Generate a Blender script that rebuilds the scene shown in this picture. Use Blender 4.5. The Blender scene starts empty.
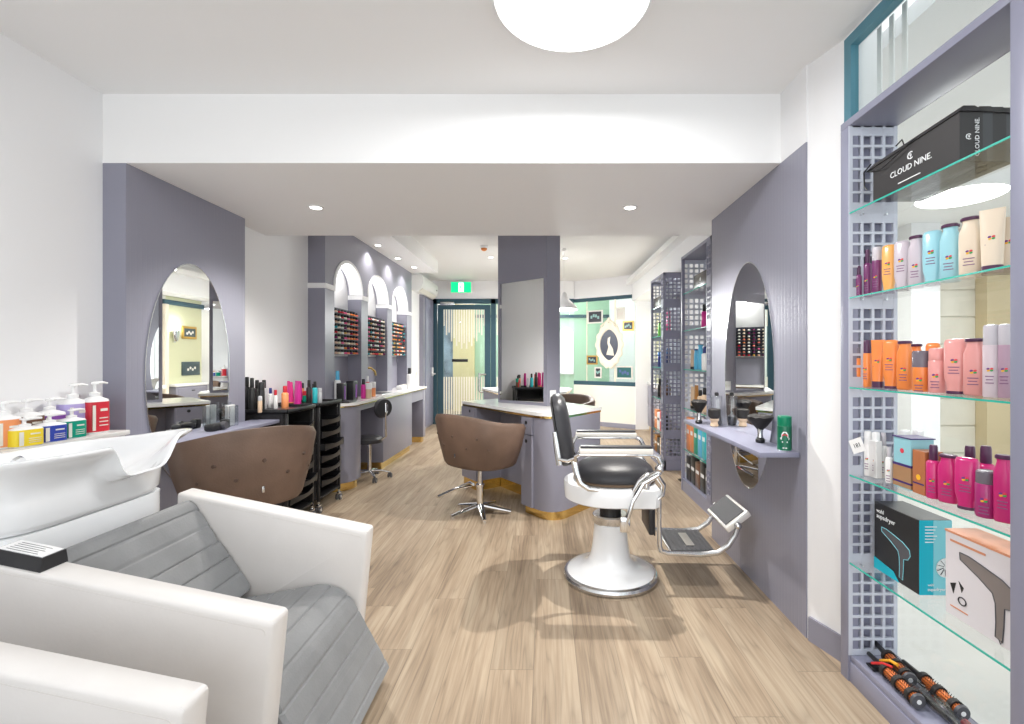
import bpy, bmesh, math, random
from mathutils import Vector, Matrix
random.seed(7)
SC = bpy.context.scene
COL = SC.collection
PI = math.pi
# ------------------------------------------------------------------ camera, world, light, exposure
F = 470.0                      # focal length in pixels of a 1024 wide frame
CX, CY, EYE = 545.0, 359.0, 1.35
cam_d = bpy.data.cameras.new('camera'); cam = bpy.data.objects.new('camera', cam_d); COL.objects.link(cam)
cam.location = (0, 0, EYE); cam.rotation_euler = (PI/2, 0, 0)
cam_d.sensor_width = 36; cam_d.lens = 36*F/1024
cam_d.shift_x = -(CX-512)/1024; cam_d.shift_y = -(362-CY)/1024
cam_d.clip_start = 0.03; cam_d.clip_end = 100
SC.camera = cam
SC.view_settings.view_transform = 'Standard'; SC.view_settings.look = 'None'
SC.view_settings.gamma = 1; SC.view_settings.use_curve_mapping = False
SC.view_settings.exposure = 0.40
W = bpy.data.worlds.new('world'); SC.world = W; W.use_nodes = True
W.node_tree.nodes['Background'].inputs[0].default_value = (0.93, 0.97, 1.0, 1)
W.node_tree.nodes['Background'].inputs[1].default_value = 1.2

def lamp(name, kind, loc, power, size=0.1, rot=(0, 0, 0), color=(1, 1, 1), sy=None, angle=None):
    d = bpy.data.lights.new(name, kind); d.energy = power; d.color = color
    if kind == 'AREA':
        d.size = size
        if sy is None: d.shape = 'DISK'
        if sy: d.shape = 'RECTANGLE'; d.size_y = sy
    elif kind == 'SPOT':
        d.spot_size = angle or 2.0; d.spot_blend = 0.8; d.shadow_soft_size = size
    else:
        d.shadow_soft_size = size
    o = bpy.data.objects.new(name, d); COL.objects.link(o); o.location = loc; o.rotation_euler = rot
    return o
# daylight through the shopfront behind the camera and through the arcade side
lamp('shopfront_daylight', 'AREA', (-0.4, -1.55, 1.55), 26, 3.4, (PI/2, 0, 0), (0.96, 0.98, 1.0), 2.3)

# ------------------------------------------------------------------ materials
MATS = {}
def nodes(name):
    m = bpy.data.materials.new(name); m.use_nodes = True
    return m, m.node_tree.nodes, m.node_tree.links, m.node_tree.nodes['Principled BSDF']
def mat(name, col, rough=0.5, metal=0.0, spec=0.5, bump=None, coat=0.0, var=None, emit=None, trans=0, ior=1.45, sheen=0):
    if name in MATS: return MATS[name]
    m, N, L, b = nodes(name)
    b.inputs['Base Color'].default_value = (*col, 1); b.inputs['Roughness'].default_value = rough
    b.inputs['Metallic'].default_value = metal; b.inputs['Specular IOR Level'].default_value = spec
    b.inputs['Coat Weight'].default_value = coat; b.inputs['IOR'].default_value = ior
    b.inputs['Transmission Weight'].default_value = trans
    if sheen: b.inputs['Sheen Weight'].default_value = sheen
    tc = N.new('ShaderNodeTexCoord')
    if bump:
        n = N.new('ShaderNodeTexNoise'); n.inputs['Scale'].default_value = bump[0]; n.inputs['Detail'].default_value = 3
        bp = N.new('ShaderNodeBump'); bp.inputs['Strength'].default_value = bump[1]; bp.inputs['Distance'].default_value = 0.01
        L.new(tc.outputs['Object'], n.inputs['Vector']); L.new(n.outputs['Fac'], bp.inputs['Height']); L.new(bp.outputs['Normal'], b.inputs['Normal'])
    if var:
        n = N.new('ShaderNodeTexNoise'); n.inputs['Scale'].default_value = var[0]; n.inputs['Detail'].default_value = 4
        r = N.new('ShaderNodeMapRange'); r.inputs['To Min'].default_value = 1-var[1]; r.inputs['To Max'].default_value = 1+var[1]
        r.inputs['From Min'].default_value = 0.3; r.inputs['From Max'].default_value = 0.7
        mx = N.new('ShaderNodeVectorMath'); mx.operation = 'SCALE'; mx.inputs[0].default_value = col
        L.new(tc.outputs['Object'], n.inputs['Vector']); L.new(n.outputs['Fac'], r.inputs['Value'])
        L.new(r.outputs['Result'], mx.inputs['Scale']); L.new(mx.outputs['Vector'], b.inputs['Base Color'])
    if emit:
        b.inputs['Emission Color'].default_value = (*emit[0], 1); b.inputs['Emission Strength'].default_value = emit[1]
    MATS[name] = m
    return m
def glass_mat(name, tint=(1, 1, 1), refl=0.06, rough=0.0):
    if name in MATS: return MATS[name]
    m = bpy.data.materials.new(name); m.use_nodes = True; N = m.node_tree.nodes; L = m.node_tree.links; N.clear()
    o = N.new('ShaderNodeOutputMaterial'); mx = N.new('ShaderNodeMixShader'); t = N.new('ShaderNodeBsdfTransparent'); g = N.new('ShaderNodeBsdfGlossy')
    lf = N.new('ShaderNodeLayerWeight'); lf.inputs['Blend'].default_value = 0.5
    lw = N.new('ShaderNodeMath'); lw.operation = 'POWER'; lw.inputs[1].default_value = 5; L.new(lf.outputs['Facing'], lw.inputs[0])
    mp = N.new('ShaderNodeMath'); mp.operation = 'MULTIPLY_ADD'; mp.inputs[1].default_value = 0.6; mp.inputs[2].default_value = refl-0.02; mp.use_clamp = True
    t.inputs[0].default_value = (*tint, 1); g.inputs['Roughness'].default_value = rough
    L.new(lw.outputs[0], mp.inputs[0]); L.new(mp.outputs[0], mx.inputs[0]); L.new(t.outputs[0], mx.inputs[1]); L.new(g.outputs[0], mx.inputs[2]); L.new(mx.outputs[0], o.inputs[0])
    MATS[name] = m
    return m
def beadboard(name, col, axis):
    m, N, L, b = nodes(name); b.inputs['Base Color'].default_value = (*col, 1); b.inputs['Roughness'].default_value = 0.33
    tc = N.new('ShaderNodeTexCoord'); sp = N.new('ShaderNodeSeparateXYZ'); L.new(tc.outputs['Object'], sp.inputs[0])
    mu = N.new('ShaderNodeMath'); mu.operation = 'MULTIPLY'; mu.inputs[1].default_value = 1/0.034; L.new(sp.outputs[axis], mu.inputs[0])
    fr = N.new('ShaderNodeMath'); fr.operation = 'FRACT'; L.new(mu.outputs[0], fr.inputs[0])
    cr = N.new('ShaderNodeValToRGB'); e = cr.color_ramp.elements; e[0].position = 0; e[0].color = (0, 0, 0, 1); e[1].position = 0.16; e[1].color = (1, 1, 1, 1)
    e2 = cr.color_ramp.elements.new(0.86); e2.color = (1, 1, 1, 1); e3 = cr.color_ramp.elements.new(1.0); e3.color = (0, 0, 0, 1)
    L.new(fr.outputs[0], cr.inputs[0])
    bp = N.new('ShaderNodeBump'); bp.inputs['Strength'].default_value = 0.35; bp.inputs['Distance'].default_value = 0.0012
    L.new(cr.outputs[0], bp.inputs['Height']); L.new(bp.outputs[0], b.inputs['Normal'])
    return m
def floor_material():
    m, N, L, b = nodes('oak_boards')
    def M(op, a, c=None, d=None):
        n = N.new('ShaderNodeMath'); n.operation = op
        for i, v in enumerate((a, c, d)):
            if v is None: continue
            if isinstance(v, (int, float)): n.inputs[i].default_value = v
            else: L.new(v, n.inputs[i])
        return n.outputs[0]
    tc = N.new('ShaderNodeTexCoord'); sp = N.new('ShaderNodeSeparateXYZ'); L.new(tc.outputs['Object'], sp.inputs[0])
    X, Y = sp.outputs['X'], sp.outputs['Y']
    RW, BL = 0.19, 1.55
    xr = M('DIVIDE', M('ADD', X, 20.0), RW); row = M('FLOOR', xr); fx = M('FRACT', xr)
    hsh = M('FRACT', M('MULTIPLY', M('SINE', M('MULTIPLY', row, 12.9898)), 437.585))
    yr = M('ADD', M('DIVIDE', M('ADD', Y, 20.0), BL), hsh); bi = M('FLOOR', yr); fy = M('FRACT', yr)
    rnd = M('FRACT', M('MULTIPLY', M('SINE', M('ADD', M('MULTIPLY', row, 78.233), M('MULTIPLY', bi, 37.719))), 4375.85))
    ex = M('MINIMUM', fx, M('SUBTRACT', 1.0, fx)); ey = M('MULTIPLY', M('MINIMUM', fy, M('SUBTRACT', 1.0, fy)), BL/RW)
    edge = M('SMOOTH_MIN', ex, ey, 0.001)
    seam = N.new('ShaderNodeMapRange'); seam.inputs['From Min'].default_value = 0.004; seam.inputs['From Max'].default_value = 0.014; seam.inputs['To Min'].default_value = 0.72; seam.inputs['To Max'].default_value = 1; L.new(edge, seam.inputs['Value'])
    cb = N.new('ShaderNodeCombineXYZ'); L.new(M('MULTIPLY_ADD', rnd, 31.0, X), cb.inputs['X']); L.new(M('MULTIPLY_ADD', rnd, 17.0, Y), cb.inputs['Y']); L.new(M('MULTIPLY', rnd, 9.0), cb.inputs['Z'])
    def noise(sx, sy, sc, det, rough, dist):
        mp = N.new('ShaderNodeMapping'); mp.inputs['Scale'].default_value = (sx, sy, 1); L.new(cb.outputs[0], mp.inputs[0])
        n = N.new('ShaderNodeTexNoise'); n.inputs['Scale'].default_value = sc; n.inputs['Detail'].default_value = det; n.inputs['Roughness'].default_value = rough; n.inputs['Distortion'].default_value = dist; L.new(mp.outputs[0], n.inputs['Vector']); return n.outputs['Fac']
    fine = noise(26, 0.8, 3.0, 6, 0.6, 0.2); broad = noise(3.0, 0.35, 2.0, 3, 0.5, 0.4); fig = noise(5.2, 0.42, 1.5, 2.0, 0.45, 0.25)
    ring = M('POWER', M('MULTIPLY', M('PINGPONG', M('MULTIPLY', fig, 11.0), 0.5), 2.0), 4.0)
    vm = N.new('ShaderNodeMapping'); vm.inputs['Scale'].default_value = (1.7, 0.62, 1); L.new(cb.outputs[0], vm.inputs[0])
    vo = N.new('ShaderNodeTexVoronoi'); vo.inputs['Scale'].default_value = 1.6; L.new(vm.outputs[0], vo.inputs['Vector'])
    kn = N.new('ShaderNodeMapRange'); kn.inputs['From Min'].default_value = 0.015; kn.inputs['From Max'].default_value = 0.075; kn.inputs['To Min'].default_value = 0.6; kn.inputs['To Max'].default_value = 1; L.new(vo.outputs['Distance'], kn.inputs['Value'])
    mixf = M('ADD', M('MULTIPLY', fine, 0.45), M('MULTIPLY', broad, 0.55))
    cr = N.new('ShaderNodeValToRGB'); e = cr.color_ramp.elements
    e[0].position = 0.34; e[0].color = (0.20, 0.145, 0.098, 1); e[1].position = 0.62; e[1].color = (0.43, 0.345, 0.25, 1)
    x = cr.color_ramp.elements.new(0.49); x.color = (0.335, 0.255, 0.178, 1); L.new(mixf, cr.inputs[0])
    k = M('MULTIPLY', M('MULTIPLY', M('SUBTRACT', 1.0, M('MULTIPLY', ring, 0.20)), kn.outputs[0]), M('MULTIPLY', seam.outputs[0], M('MULTIPLY_ADD', rnd, 0.20, 0.90)))
    s1 = N.new('ShaderNodeVectorMath'); s1.operation = 'SCALE'; L.new(cr.outputs[0], s1.inputs[0]); L.new(k, s1.inputs['Scale']); L.new(s1.outputs[0], b.inputs['Base Color'])
    b.inputs['Roughness'].default_value = 0.45; b.inputs['Specular IOR Level'].default_value = 0.35
    bp = N.new('ShaderNodeBump'); bp.inputs['Strength'].default_value = 0.12; bp.inputs['Distance'].default_value = 0.003; L.new(fine, bp.inputs['Height']); L.new(bp.outputs[0], b.inputs['Normal'])
    return m
WHITE = mat('white_wall_paint', (0.83, 0.83, 0.84), 0.6, bump=(60, 0.03))
CEIL = mat('ceiling_paint', (0.87, 0.87, 0.87), 0.7, bump=(60, 0.02))
GREY = mat('lilac_grey_lacquer', (0.25, 0.247, 0.302), 0.35, bump=(40, 0.01))
GREYD = mat('lilac_grey_lacquer_frame', (0.25, 0.255, 0.34), 0.38, bump=(40, 0.01))
BEAD = beadboard('lilac_grey_beadboard', (0.255, 0.255, 0.315), 'Y')
LATT = mat('pale_lilac_lattice_paint', (0.55, 0.58, 0.66), 0.45, bump=(40, 0.01))
OAK = floor_material()
WLEA = mat('white_leatherette', (0.70, 0.675, 0.655), 0.5, bump=(90, 0.04), var=(6, 0.03))
GLEA = mat('grey_suede_leatherette', (0.21, 0.215, 0.22), 0.62, bump=(120, 0.1), var=(7, 0.10), sheen=0.2)
BLEA = mat('brown_leatherette', (0.145, 0.092, 0.066), 0.5, bump=(110, 0.12), var=(5, 0.18))
BLEAD = mat('brown_leather_button', (0.09, 0.055, 0.04), 0.5, bump=(110, 0.1))
KLEA = mat('black_leather', (0.035, 0.035, 0.04), 0.38, bump=(130, 0.15), var=(6, 0.1))
CER = mat('white_ceramic', (0.88, 0.89, 0.9), 0.08, bump=(3, 0.01), coat=0.5)
ENAM = mat('white_enamel', (0.86, 0.87, 0.88), 0.15, bump=(3, 0.01), coat=0.4)
TOP = mat('white_stone_top', (0.86, 0.86, 0.85), 0.15, var=(5, 0.03))
CHR = mat('chrome', (0.82, 0.83, 0.84), 0.1, 1, bump=(5, 0.01))
STEEL = mat('brushed_aluminium', (0.72, 0.73, 0.74), 0.25, 1, bump=(60, 0.03))
CAST = mat('cast_aluminium', (0.82, 0.80, 0.77), 0.35, 0.5, bump=(60, 0.03))
BRASS = mat('polished_brass', (0.80, 0.58, 0.22), 0.16, 1, bump=(5, 0.01))
GOLD = mat('gold_frame_leaf', (0.6, 0.38, 0.1), 0.3, 0.8, bump=(50, 0.2))
MIRR = mat('mirror_silver', (0.93, 0.945, 0.935), 0.0, 1, bump=(1, 0.0))
BLK = mat('black_plastic', (0.018, 0.018, 0.02), 0.35, bump=(60, 0.03))
BLKM = mat('black_powder_coat', (0.022, 0.021, 0.022), 0.45, bump=(60, 0.03))
DGREY = mat('dark_grey_plastic', (0.08, 0.08, 0.09), 0.4, bump=(60, 0.03))
RUB = mat('grey_rubber_mat', (0.07, 0.07, 0.075), 0.6, bump=(150, 0.25))
TEAL = mat('dark_teal_frame_paint', (0.035, 0.085, 0.115), 0.35, bump=(50, 0.02))
TEALW = mat('blue_teal_window_frame', (0.085, 0.24, 0.31), 0.35, bump=(50, 0.02))
GLASS = glass_mat('clear_glass'); PANE = glass_mat('window_glass', (0.97, 0.99, 0.98), 0.05)
GGLASS = glass_mat('pale_green_glass', (0.90, 0.965, 0.93), 0.08)
GEDGE = mat('green_glass_edge', (0.04, 0.42, 0.33), 0.15, bump=(30, 0.02))
ACR = glass_mat('clear_acrylic', (0.88, 0.90, 0.91), 0.16)
LITE = mat('lamp_diffuser', (1, 1, 1), 0.5, emit=((1, 0.99, 0.97), 5.0), bump=(20, 0.01))
WPLA = mat('white_plastic', (0.82, 0.82, 0.82), 0.35, bump=(60, 0.02))
CREAM = mat('cream_ornate_frame', (0.82, 0.75, 0.62), 0.5, bump=(60, 0.3))
def pal(name, c, rough=0.3, coat=0.0): return mat(name, c, rough, bump=(40, 0.02), coat=coat)
# ------------------------------------------------------------------ mesh builder
class MB:
    def __init__(s): s.bm = bmesh.new(); s.mi = 0
    def _mark(s, n0):
        if s.mi:
            s.bm.faces.ensure_lookup_table()
            for f in s.bm.faces[n0:]: f.material_index = s.mi
    def box(s, x0, x1, y0, y1, z0, z1, bev=0.0, seg=2, M=None):
        n0 = len(s.bm.faces)
        t = bmesh.new(); bmesh.ops.create_cube(t, size=1)
        for v in t.verts: v.co = Vector(((x0+x1)/2+v.co.x*(x1-x0), (y0+y1)/2+v.co.y*(y1-y0), (z0+z1)/2+v.co.z*(z1-z0)))
        if bev: bmesh.ops.bevel(t, geom=t.edges[:], offset=min(bev, 0.45*min(abs(x1-x0), abs(y1-y0), abs(z1-z0))), segments=seg, affect='EDGES', profile=0.5)
        s._merge(t, M); s._mark(n0); return s
    def _merge(s, t, M=None):
        if M is not None: bmesh.ops.transform(t, matrix=M, verts=t.verts[:])
        mp = {v: s.bm.verts.new(v.co) for v in t.verts}
        for f in t.faces:
            try: s.bm.faces.new([mp[v] for v in f.verts])
            except ValueError: pass
        t.free()
    def rings(s, rings, close=True, cap0=True, cap1=True, loop=True):
        n0 = len(s.bm.faces)
        vs = [[s.bm.verts.new(p) for p in r] for r in rings]
        n = len(vs[0])
        for a, b in zip(vs[:-1], vs[1:]):
            for i in range(n if loop else n-1):
                s.bm.faces.new((a[i], a[(i+1) % n], b[(i+1) % n], b[i]))
        if cap0: s.bm.faces.new(list(reversed(vs[0])))
        if cap1: s.bm.faces.new(vs[-1])
        s._mark(n0); return s
    def lathe(s, prof, c=(0, 0, 0), seg=24, sx=1, sy=1, M=None, rot=0):
        n0 = len(s.bm.faces); rs = []
        for r, z in prof:
            r = max(r, 1e-4)
            ring = []
            for i in range(seg):
                a = 2*PI*i/seg
                p = Vector((r*math.cos(a)*sx, r*math.sin(a)*sy, z))
                if rot: p = Matrix.Rotation(rot, 3, 'Z') @ p
                p = p+Vector(c)
                if M is not None: p = M @ p
                ring.append(p)
            rs.append(ring)
        s.rings(rs); s._mark(n0); return s
    def cyl(s, p0, p1, r0, r1=None, seg=16):
        p0 = Vector(p0); p1 = Vector(p1); r1 = r0 if r1 is None else r1
        d = (p1-p0); q = d.to_track_quat('Z', 'Y').to_matrix()
        rs = []
        for p, r in ((p0, r0), (p1, r1)):
            rs.append([p+q @ Vector((r*math.cos(2*PI*i/seg), r*math.sin(2*PI*i/seg), 0)) for i in range(seg)])
        return s.rings(rs)
    def tube(s, pts, r, seg=10, flat=1.0, closed=False):
        pts = [Vector(p) for p in pts]; n = len(pts); rs = []; up = None
        for i, p in enumerate(pts):
            a = pts[max(i-1, 0)]; b = pts[min(i+1, n-1)]; d = (b-a).normalized()
            if up is None:
                up = Vector((0, 0, 1)) if abs(d.z) < 0.9 else Vector((0, 1, 0))
            side = d.cross(up).normalized(); up = side.cross(d).normalized()
            rr = r[i] if isinstance(r, (list, tuple)) else r
            rs.append([p+side*(rr*math.cos(2*PI*k/seg))+up*(rr*flat*math.sin(2*PI*k/seg)) for k in range(seg)])
        return s.rings(rs)
    def prism(s, poly, h0, h1, axis='z'):
        def P(a, b, h): return {'z': (a, b, h), 'y': (a, h, b), 'x': (h, a, b)}[axis]
        return s.rings([[P(a, b, h0) for a, b in poly], [P(a, b, h1) for a, b in poly]])
    def disc(s, c, r, nrm=(0, 0, 1), th=0.002, seg=24, sy=1):
        q = Vector(nrm).to_track_quat('Z', 'Y').to_matrix(); c = Vector(c)
        rs = []
        for h in (0, th): rs.append([c+q @ Vector((r*math.cos(2*PI*i/seg), r*sy*math.sin(2*PI*i/seg), h)) for i in range(seg)])
        return s.rings(rs)
    def sphere(s, c, r, sx=1, sy=1, sz=1, seg=16, n=10):
        prof = [(math.sin(PI*i/n), -math.cos(PI*i/n)) for i in range(n+1)]
        rs = []
        for a, z in prof:
            a = max(a, 1e-3)
            rs.append([Vector((c[0]+r*sx*a*math.cos(2*PI*k/seg), c[1]+r*sy*a*math.sin(2*PI*k/seg), c[2]+r*sz*z)) for k in range(seg)])
        return s.rings(rs)
    def build(s, name, m, parent=None, world=True, ang=35, smooth=True):
        bm = s.bm; bmesh.ops.recalc_face_normals(bm, faces=bm.faces[:])
        if parent is not None and world:
            Mi = chain(parent).inverted()
            bmesh.ops.transform(bm, matrix=Mi, verts=bm.verts[:])
        me = bpy.data.meshes.new(name); bm.to_mesh(me); bm.free()
        for x in (m if isinstance(m, (list, tuple)) else [m]): me.materials.append(x)
        if smooth:
            me.polygons.foreach_set('use_smooth', [True]*len(me.polygons)); me.set_sharp_from_angle(angle=math.radians(ang))
        o = bpy.data.objects.new(name, me); COL.objects.link(o)
        if parent is not None: o.parent = parent
        return o
def chain(o):
    M = Matrix.Identity(4)
    while o is not None:
        M = (Matrix.Translation(o.location) @ o.rotation_euler.to_matrix().to_4x4() @ Matrix.Diagonal((*o.scale, 1))) @ M
        o = o.parent
    return M
def tag(o, label, cat, group=None, kind=None):
    o['label'] = label; o['category'] = cat
    if group: o['group'] = group
    if kind: o['kind'] = kind
    return o
def thing(name, label, cat, loc, rz=0, group=None):
    o = bpy.data.objects.new(name, None); o.empty_display_size = 0.1; COL.objects.link(o)
    o.location = loc; o.rotation_euler = (0, 0, rz)
    return tag(o, label, cat, group)
def struct(o): o['kind'] = 'structure'; return o
def copy_tree(o, parent=None, **kw):
    c = o.copy(); COL.objects.link(c)
    if parent: c.parent = parent
    for ch in list(KIDS(o)): copy_tree(ch, c)
    for k, v in kw.items(): c[k] = v
    return c
def KIDS(o): return [x for x in list(COL.objects) if x.parent == o]
def text(parent, txt, m, M, size, name='lettering', align='CENTER', ext=0.0006, shear=0):
    cu = bpy.data.curves.new('t', 'FONT'); cu.body = txt; cu.size = size; cu.align_x = align; cu.align_y = 'CENTER'; cu.extrude = ext; cu.shear = shear; cu.resolution_u = 2
    to = bpy.data.objects.new('t', cu); COL.objects.link(to)
    me = bpy.data.meshes.new_from_object(to.evaluated_get(bpy.context.evaluated_depsgraph_get()))
    bpy.data.objects.remove(to)
    me.transform(chain(parent).inverted() @ M)
    me.materials.clear(); me.materials.append(m)
    o = bpy.data.objects.new(name, me); COL.objects.link(o); o.parent = parent
    return o
def frame(org, xdir, ydir):     # matrix whose X axis is xdir, Y axis is ydir (lettering plane)
    x = Vector(xdir).normalized(); y = Vector(ydir).normalized(); z = x.cross(y)
    M = Matrix.Identity(4)
    for i in range(3): M[i][0] = x[i]; M[i][1] = y[i]; M[i][2] = z[i]; M[i][3] = org[i]
    return M
def arc(cx, cy, r, a0, a1, n): return [(cx+r*math.cos(math.radians(a0+(a1-a0)*i/n)), cy+r*math.sin(math.radians(a0+(a1-a0)*i/n))) for i in range(n+1)]
# ------------------------------------------------------------------ the shell
XL = -2.37
struct(MB().prism([(XL-0.1, -1.8), (1.49, -1.8), (1.49, 3.56), (2.2, 3.56), (2.2, 10.6), (XL-0.1, 10.6)], -0.1, 0).build('floor', OAK))
struct(MB().box(XL-0.1, 1.35, -1.8, 2.518, 2.77, 2.87).build('ceiling', CEIL))
struct(MB().box(XL-0.1, 1.8, 2.518, 4.0, 2.4, 3.07).build('trim_1', CEIL))                 # dropped beam
struct(MB().box(XL-0.1, 2.2, 4.0, 10.6, 2.97, 3.07).build('ceiling_back', CEIL))
struct(MB().box(XL, -1.77, 4.0, 7.75, 2.765, 2.97).build('trim_2', CEIL))                  # bulkhead over the arches
struct(MB().box(XL-0.1, XL, -1.8, 10.6, 0, 3.0).build('wall_left', WHITE))
b = MB().box(1.335, 1.42, 2.2, 3.56, 0, 3.0); b.box(1.262, 1.34, 2.27, 2.52, 2.4, 3.0)
b.prism([(1.27, 2.27), (1.33, 2.09), (1.5, 2.09), (1.5, 2.3), (1.27, 2.3)], 0, 2.9)
struct(b.build('wall_right', WHITE))
struct(MB().prism([(1.262, 2.255), (1.325, 2.07), (1.34, 2.07), (1.29, 2.26)], 0, 0.115).build('baseboard_right', GREY))
b = MB().box(1.668, 1.78, 3.95, 6.5, 0, 2.965); b.box(1.668, 2.2, 6.5, 9.0, 2.45, 2.965)
struct(b.build('wall_right_back', WHITE))
ALC = mat('warm_white_paint', (0.74, 0.72, 0.66), 0.6, bump=(60, 0.03))
YGR = mat('pale_yellow_green_paint', (0.62, 0.63, 0.42), 0.6, bump=(60, 0.03))
struct(MB().box(2.1, 2.2, 6.4, 8.15, 0, 3.0).build('wall_alcove', ALC))
struct(MB().box(2.1, 2.2, 8.15, 9.0, 0, 3.0).build('wall_alcove_end', YGR))
struct(MB().box(1.785, 2.2, 6.4, 6.49, 0, 2.44).build('wall_alcove_near', WHITE))
struct(MB().box(1.735, 2.2, 9.0, 9.1, 0, 3.0).build('wall_return', WHITE))
# near right side (mostly behind the viewer): window wall above and beyond the display
b = MB(); b.box(1.33, 1.42, -1.8, 0.2, 0, 2.9); b.box(1.33, 1.42, 0.2, 2.1, 2.765, 2.9)
struct(b.build('wall_right_front', WHITE))
# grey beadboard mirror panels
l = MB(); l.box(XL, -2.245, 2.518, 3.517, 0, 2.4); struct(l.build('wall_panel_left', BEAD))
r = MB(); r.box(1.263, 1.335, 2.274, 3.56, 0, 2.4); struct(r.build('wall_panel_right', BEAD))
# ------------------------------------------------------------------ window over the display (teal frame)
w = MB(); w.box(1.33, 1.365, 0.2, 2.09, 2.715, 2.765); w.box(1.33, 1.365, 2.045, 2.09, 2.35, 2.715); w.box(1.33, 1.365, 0.2, 0.25, 2.35, 2.715)
w.box(1.34, 1.36, 1.15, 1.17, 2.35, 2.715)
wf = struct(w.build('window_1', TEALW)); 
MB().box(1.350, 1.354, 0.25, 2.045, 2.35, 2.715).build('window_pane', PANE, wf)
for k in range(3): MB().box(1.42, 1.425, 1.985-k*0.07, 2.01-k*0.07, 2.33, 2.76).build('blind_slat', WPLA, wf)
# ------------------------------------------------------------------ beyond the display glass: the arcade
AF = mat('arcade_pale_floor', (0.58, 0.57, 0.55), 0.4, var=(2, 0.05)); AW = mat('arcade_beige_tiles', (0.66, 0.62, 0.53), 0.5, var=(3, 0.06)); AT = mat('arcade_tan_wall', (0.55, 0.45, 0.28), 0.5, var=(3, 0.05))
struct(MB().box(1.49, 9, -3, 5.3, -0.1, 0).build('floor_arcade', AF))
struct(MB().box(1.55, 9, 1.0, 9, 2.77, 2.85).build('ceiling_arcade', CEIL))
b = MB(); b.box(2.25, 3.82, 5.2, 5.3, 0, 2.77)
for k in range(9): b.box(2.25, 3.82, 5.185, 5.2, 0.02+k*0.3, 0.305+k*0.3, 0.004, 1)
struct(b.build('wall_arcade', AW))
struct(MB().box(3.82, 4.12, 4.9, 5.3, 0, 2.77).build('wall_arcade_column', WHITE))
b = MB(); b.box(4.12, 4.75, 5.2, 5.3, 0, 2.77)
for k in range(9): b.box(4.12, 4.75, 5.185, 5.2, 0.02+k*0.3, 0.305+k*0.3, 0.004, 1)
struct(b.build('wall_arcade_back', AW)); struct(MB().box(4.75, 7.5, 5.05, 5.3, 0, 2.77).build('wall_arcade_side', AT))
def disc_lamp(label, x, y, zc, r, pw, th=0.075):
    t = thing('ceiling_lamp', label, 'ceiling lamp', (x, y, zc))
    MB().lathe([(r, zc-0.001), (r, zc-th), (r-0.012, zc-th-0.01), (r-0.018, zc-th-0.005), (r-0.018, zc-0.001)], (x, y, 0), 64).build('lamp_housing', WPLA, t)
    MB().lathe([(r-0.02, zc-th), (r-0.022, zc-th-0.013), (r-0.06, zc-th-0.015), (0.001, zc-th-0.015)], (x, y, 0), 64).build('diffuser', LITE, t)
    lamp('ceiling_lamp_light', 'AREA', (x, y, zc-th-0.018), pw, 2*r-0.06)
    return t
disc_lamp('large round white flush ceiling lamp over the middle of the salon', 0.100, 1.755, 2.77, 0.302, 22)
disc_lamp('round white ceiling lamp seen through the display glass above the bottles', 3.18, 3.6, 2.77, 0.29, 42, 0.17)
# ------------------------------------------------------------------ back wall, door, angled glass wall
YB = 9.76; HT = 1.35+1.246
struct(MB().box(XL, 0.6, YB, YB+0.1, HT, 2.97).build('wall_back', WHITE))
a = Vector((0.60, 9.80)); c = Vector((1.74, 9.02)); d = (c-a).normalized(); n = Vector((d.y, -d.x)); GA, GD = a.copy(), d.copy()
def wallseg(mb, p, q, th, z0, z1):
    dd = (q-p).normalized(); nn = Vector((-dd.y, dd.x))*th
    mb.prism([tuple(p), tuple(q), tuple(q+nn), tuple(p+nn)], z0, z1)
b = MB(); wallseg(b, a, c, 0.08, HT, 2.97); struct(b.build('wall_back_angled', WHITE))
b = MB(); wallseg(b, a, c, 0.08, 0, 0.82); struct(b.build('wall_dado', mat('cream_wall_paint', (0.78, 0.76, 0.68), 0.6, bump=(60, 0.03))))
b = MB(); wallseg(b, a-n*0.01*0, c, -0.02, 0.0, 0.09); struct(b.build('baseboard_back', GREY))
b = MB(); wallseg(b, a, c, 0.05, HT-0.07, HT); wallseg(b, a, c, 0.05, 0.82, 0.9)
wb = struct(b.build('window_2', TEAL)); b = MB(); wallseg(b, a+n*-0.02, c+n*-0.02, 0.008, 0.9, HT-0.07); b.build('window_pane', GGLASS, wb)
b = MB(); mid = a+d*0.62; wallseg(b, a+d*0.30, a+d*0.315, 0.02, 0.9, HT-0.07); wallseg(b, a+d*0.93, a+d*0.955, 0.03, 0.9, HT-0.07); b.build('pane_joint', CREAM, wb)
# teal door with striped glass
def fpx(px, Y): return (px-CX)*Y/F
dx0 = fpx(433, YB); dx1 = fpx(492, YB)
b = MB(); b.box(XL+0.0, dx0+0.09, YB-0.03, YB+0.06, 0, HT); b.box(dx1-0.02, dx1+0.08, YB-0.03, YB+0.06, 0, HT); b.box(dx0, 0.6, YB-0.03, YB+0.06, HT-0.10, HT)
b.box(dx1, 0.6, YB-0.02, YB+0.05, 0, 0.1)
df = struct(b.build('door_1', TEAL))
dl = MB(); dl.box(dx0+0.10, dx0+0.22, YB-0.02, YB+0.03, 0.02, HT-0.12); dl.box(dx1-0.15, dx1-0.03, YB-0.02, YB+0.03, 0.02, HT-0.12); dl.box(dx0+0.22, dx1-0.15, YB-0.02, YB+0.03, HT-0.22, HT-0.12); dl.box(dx0+0.22, dx1-0.15, YB-0.02, YB+0.03, 0.02, 0.2)
dl.build('door_leaf', TEAL, df)
MB().box(dx0+0.22, dx1-0.15, YB+0.0, YB+0.008, 0.2, HT-0.22).build('door_pane', PANE, df)
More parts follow.
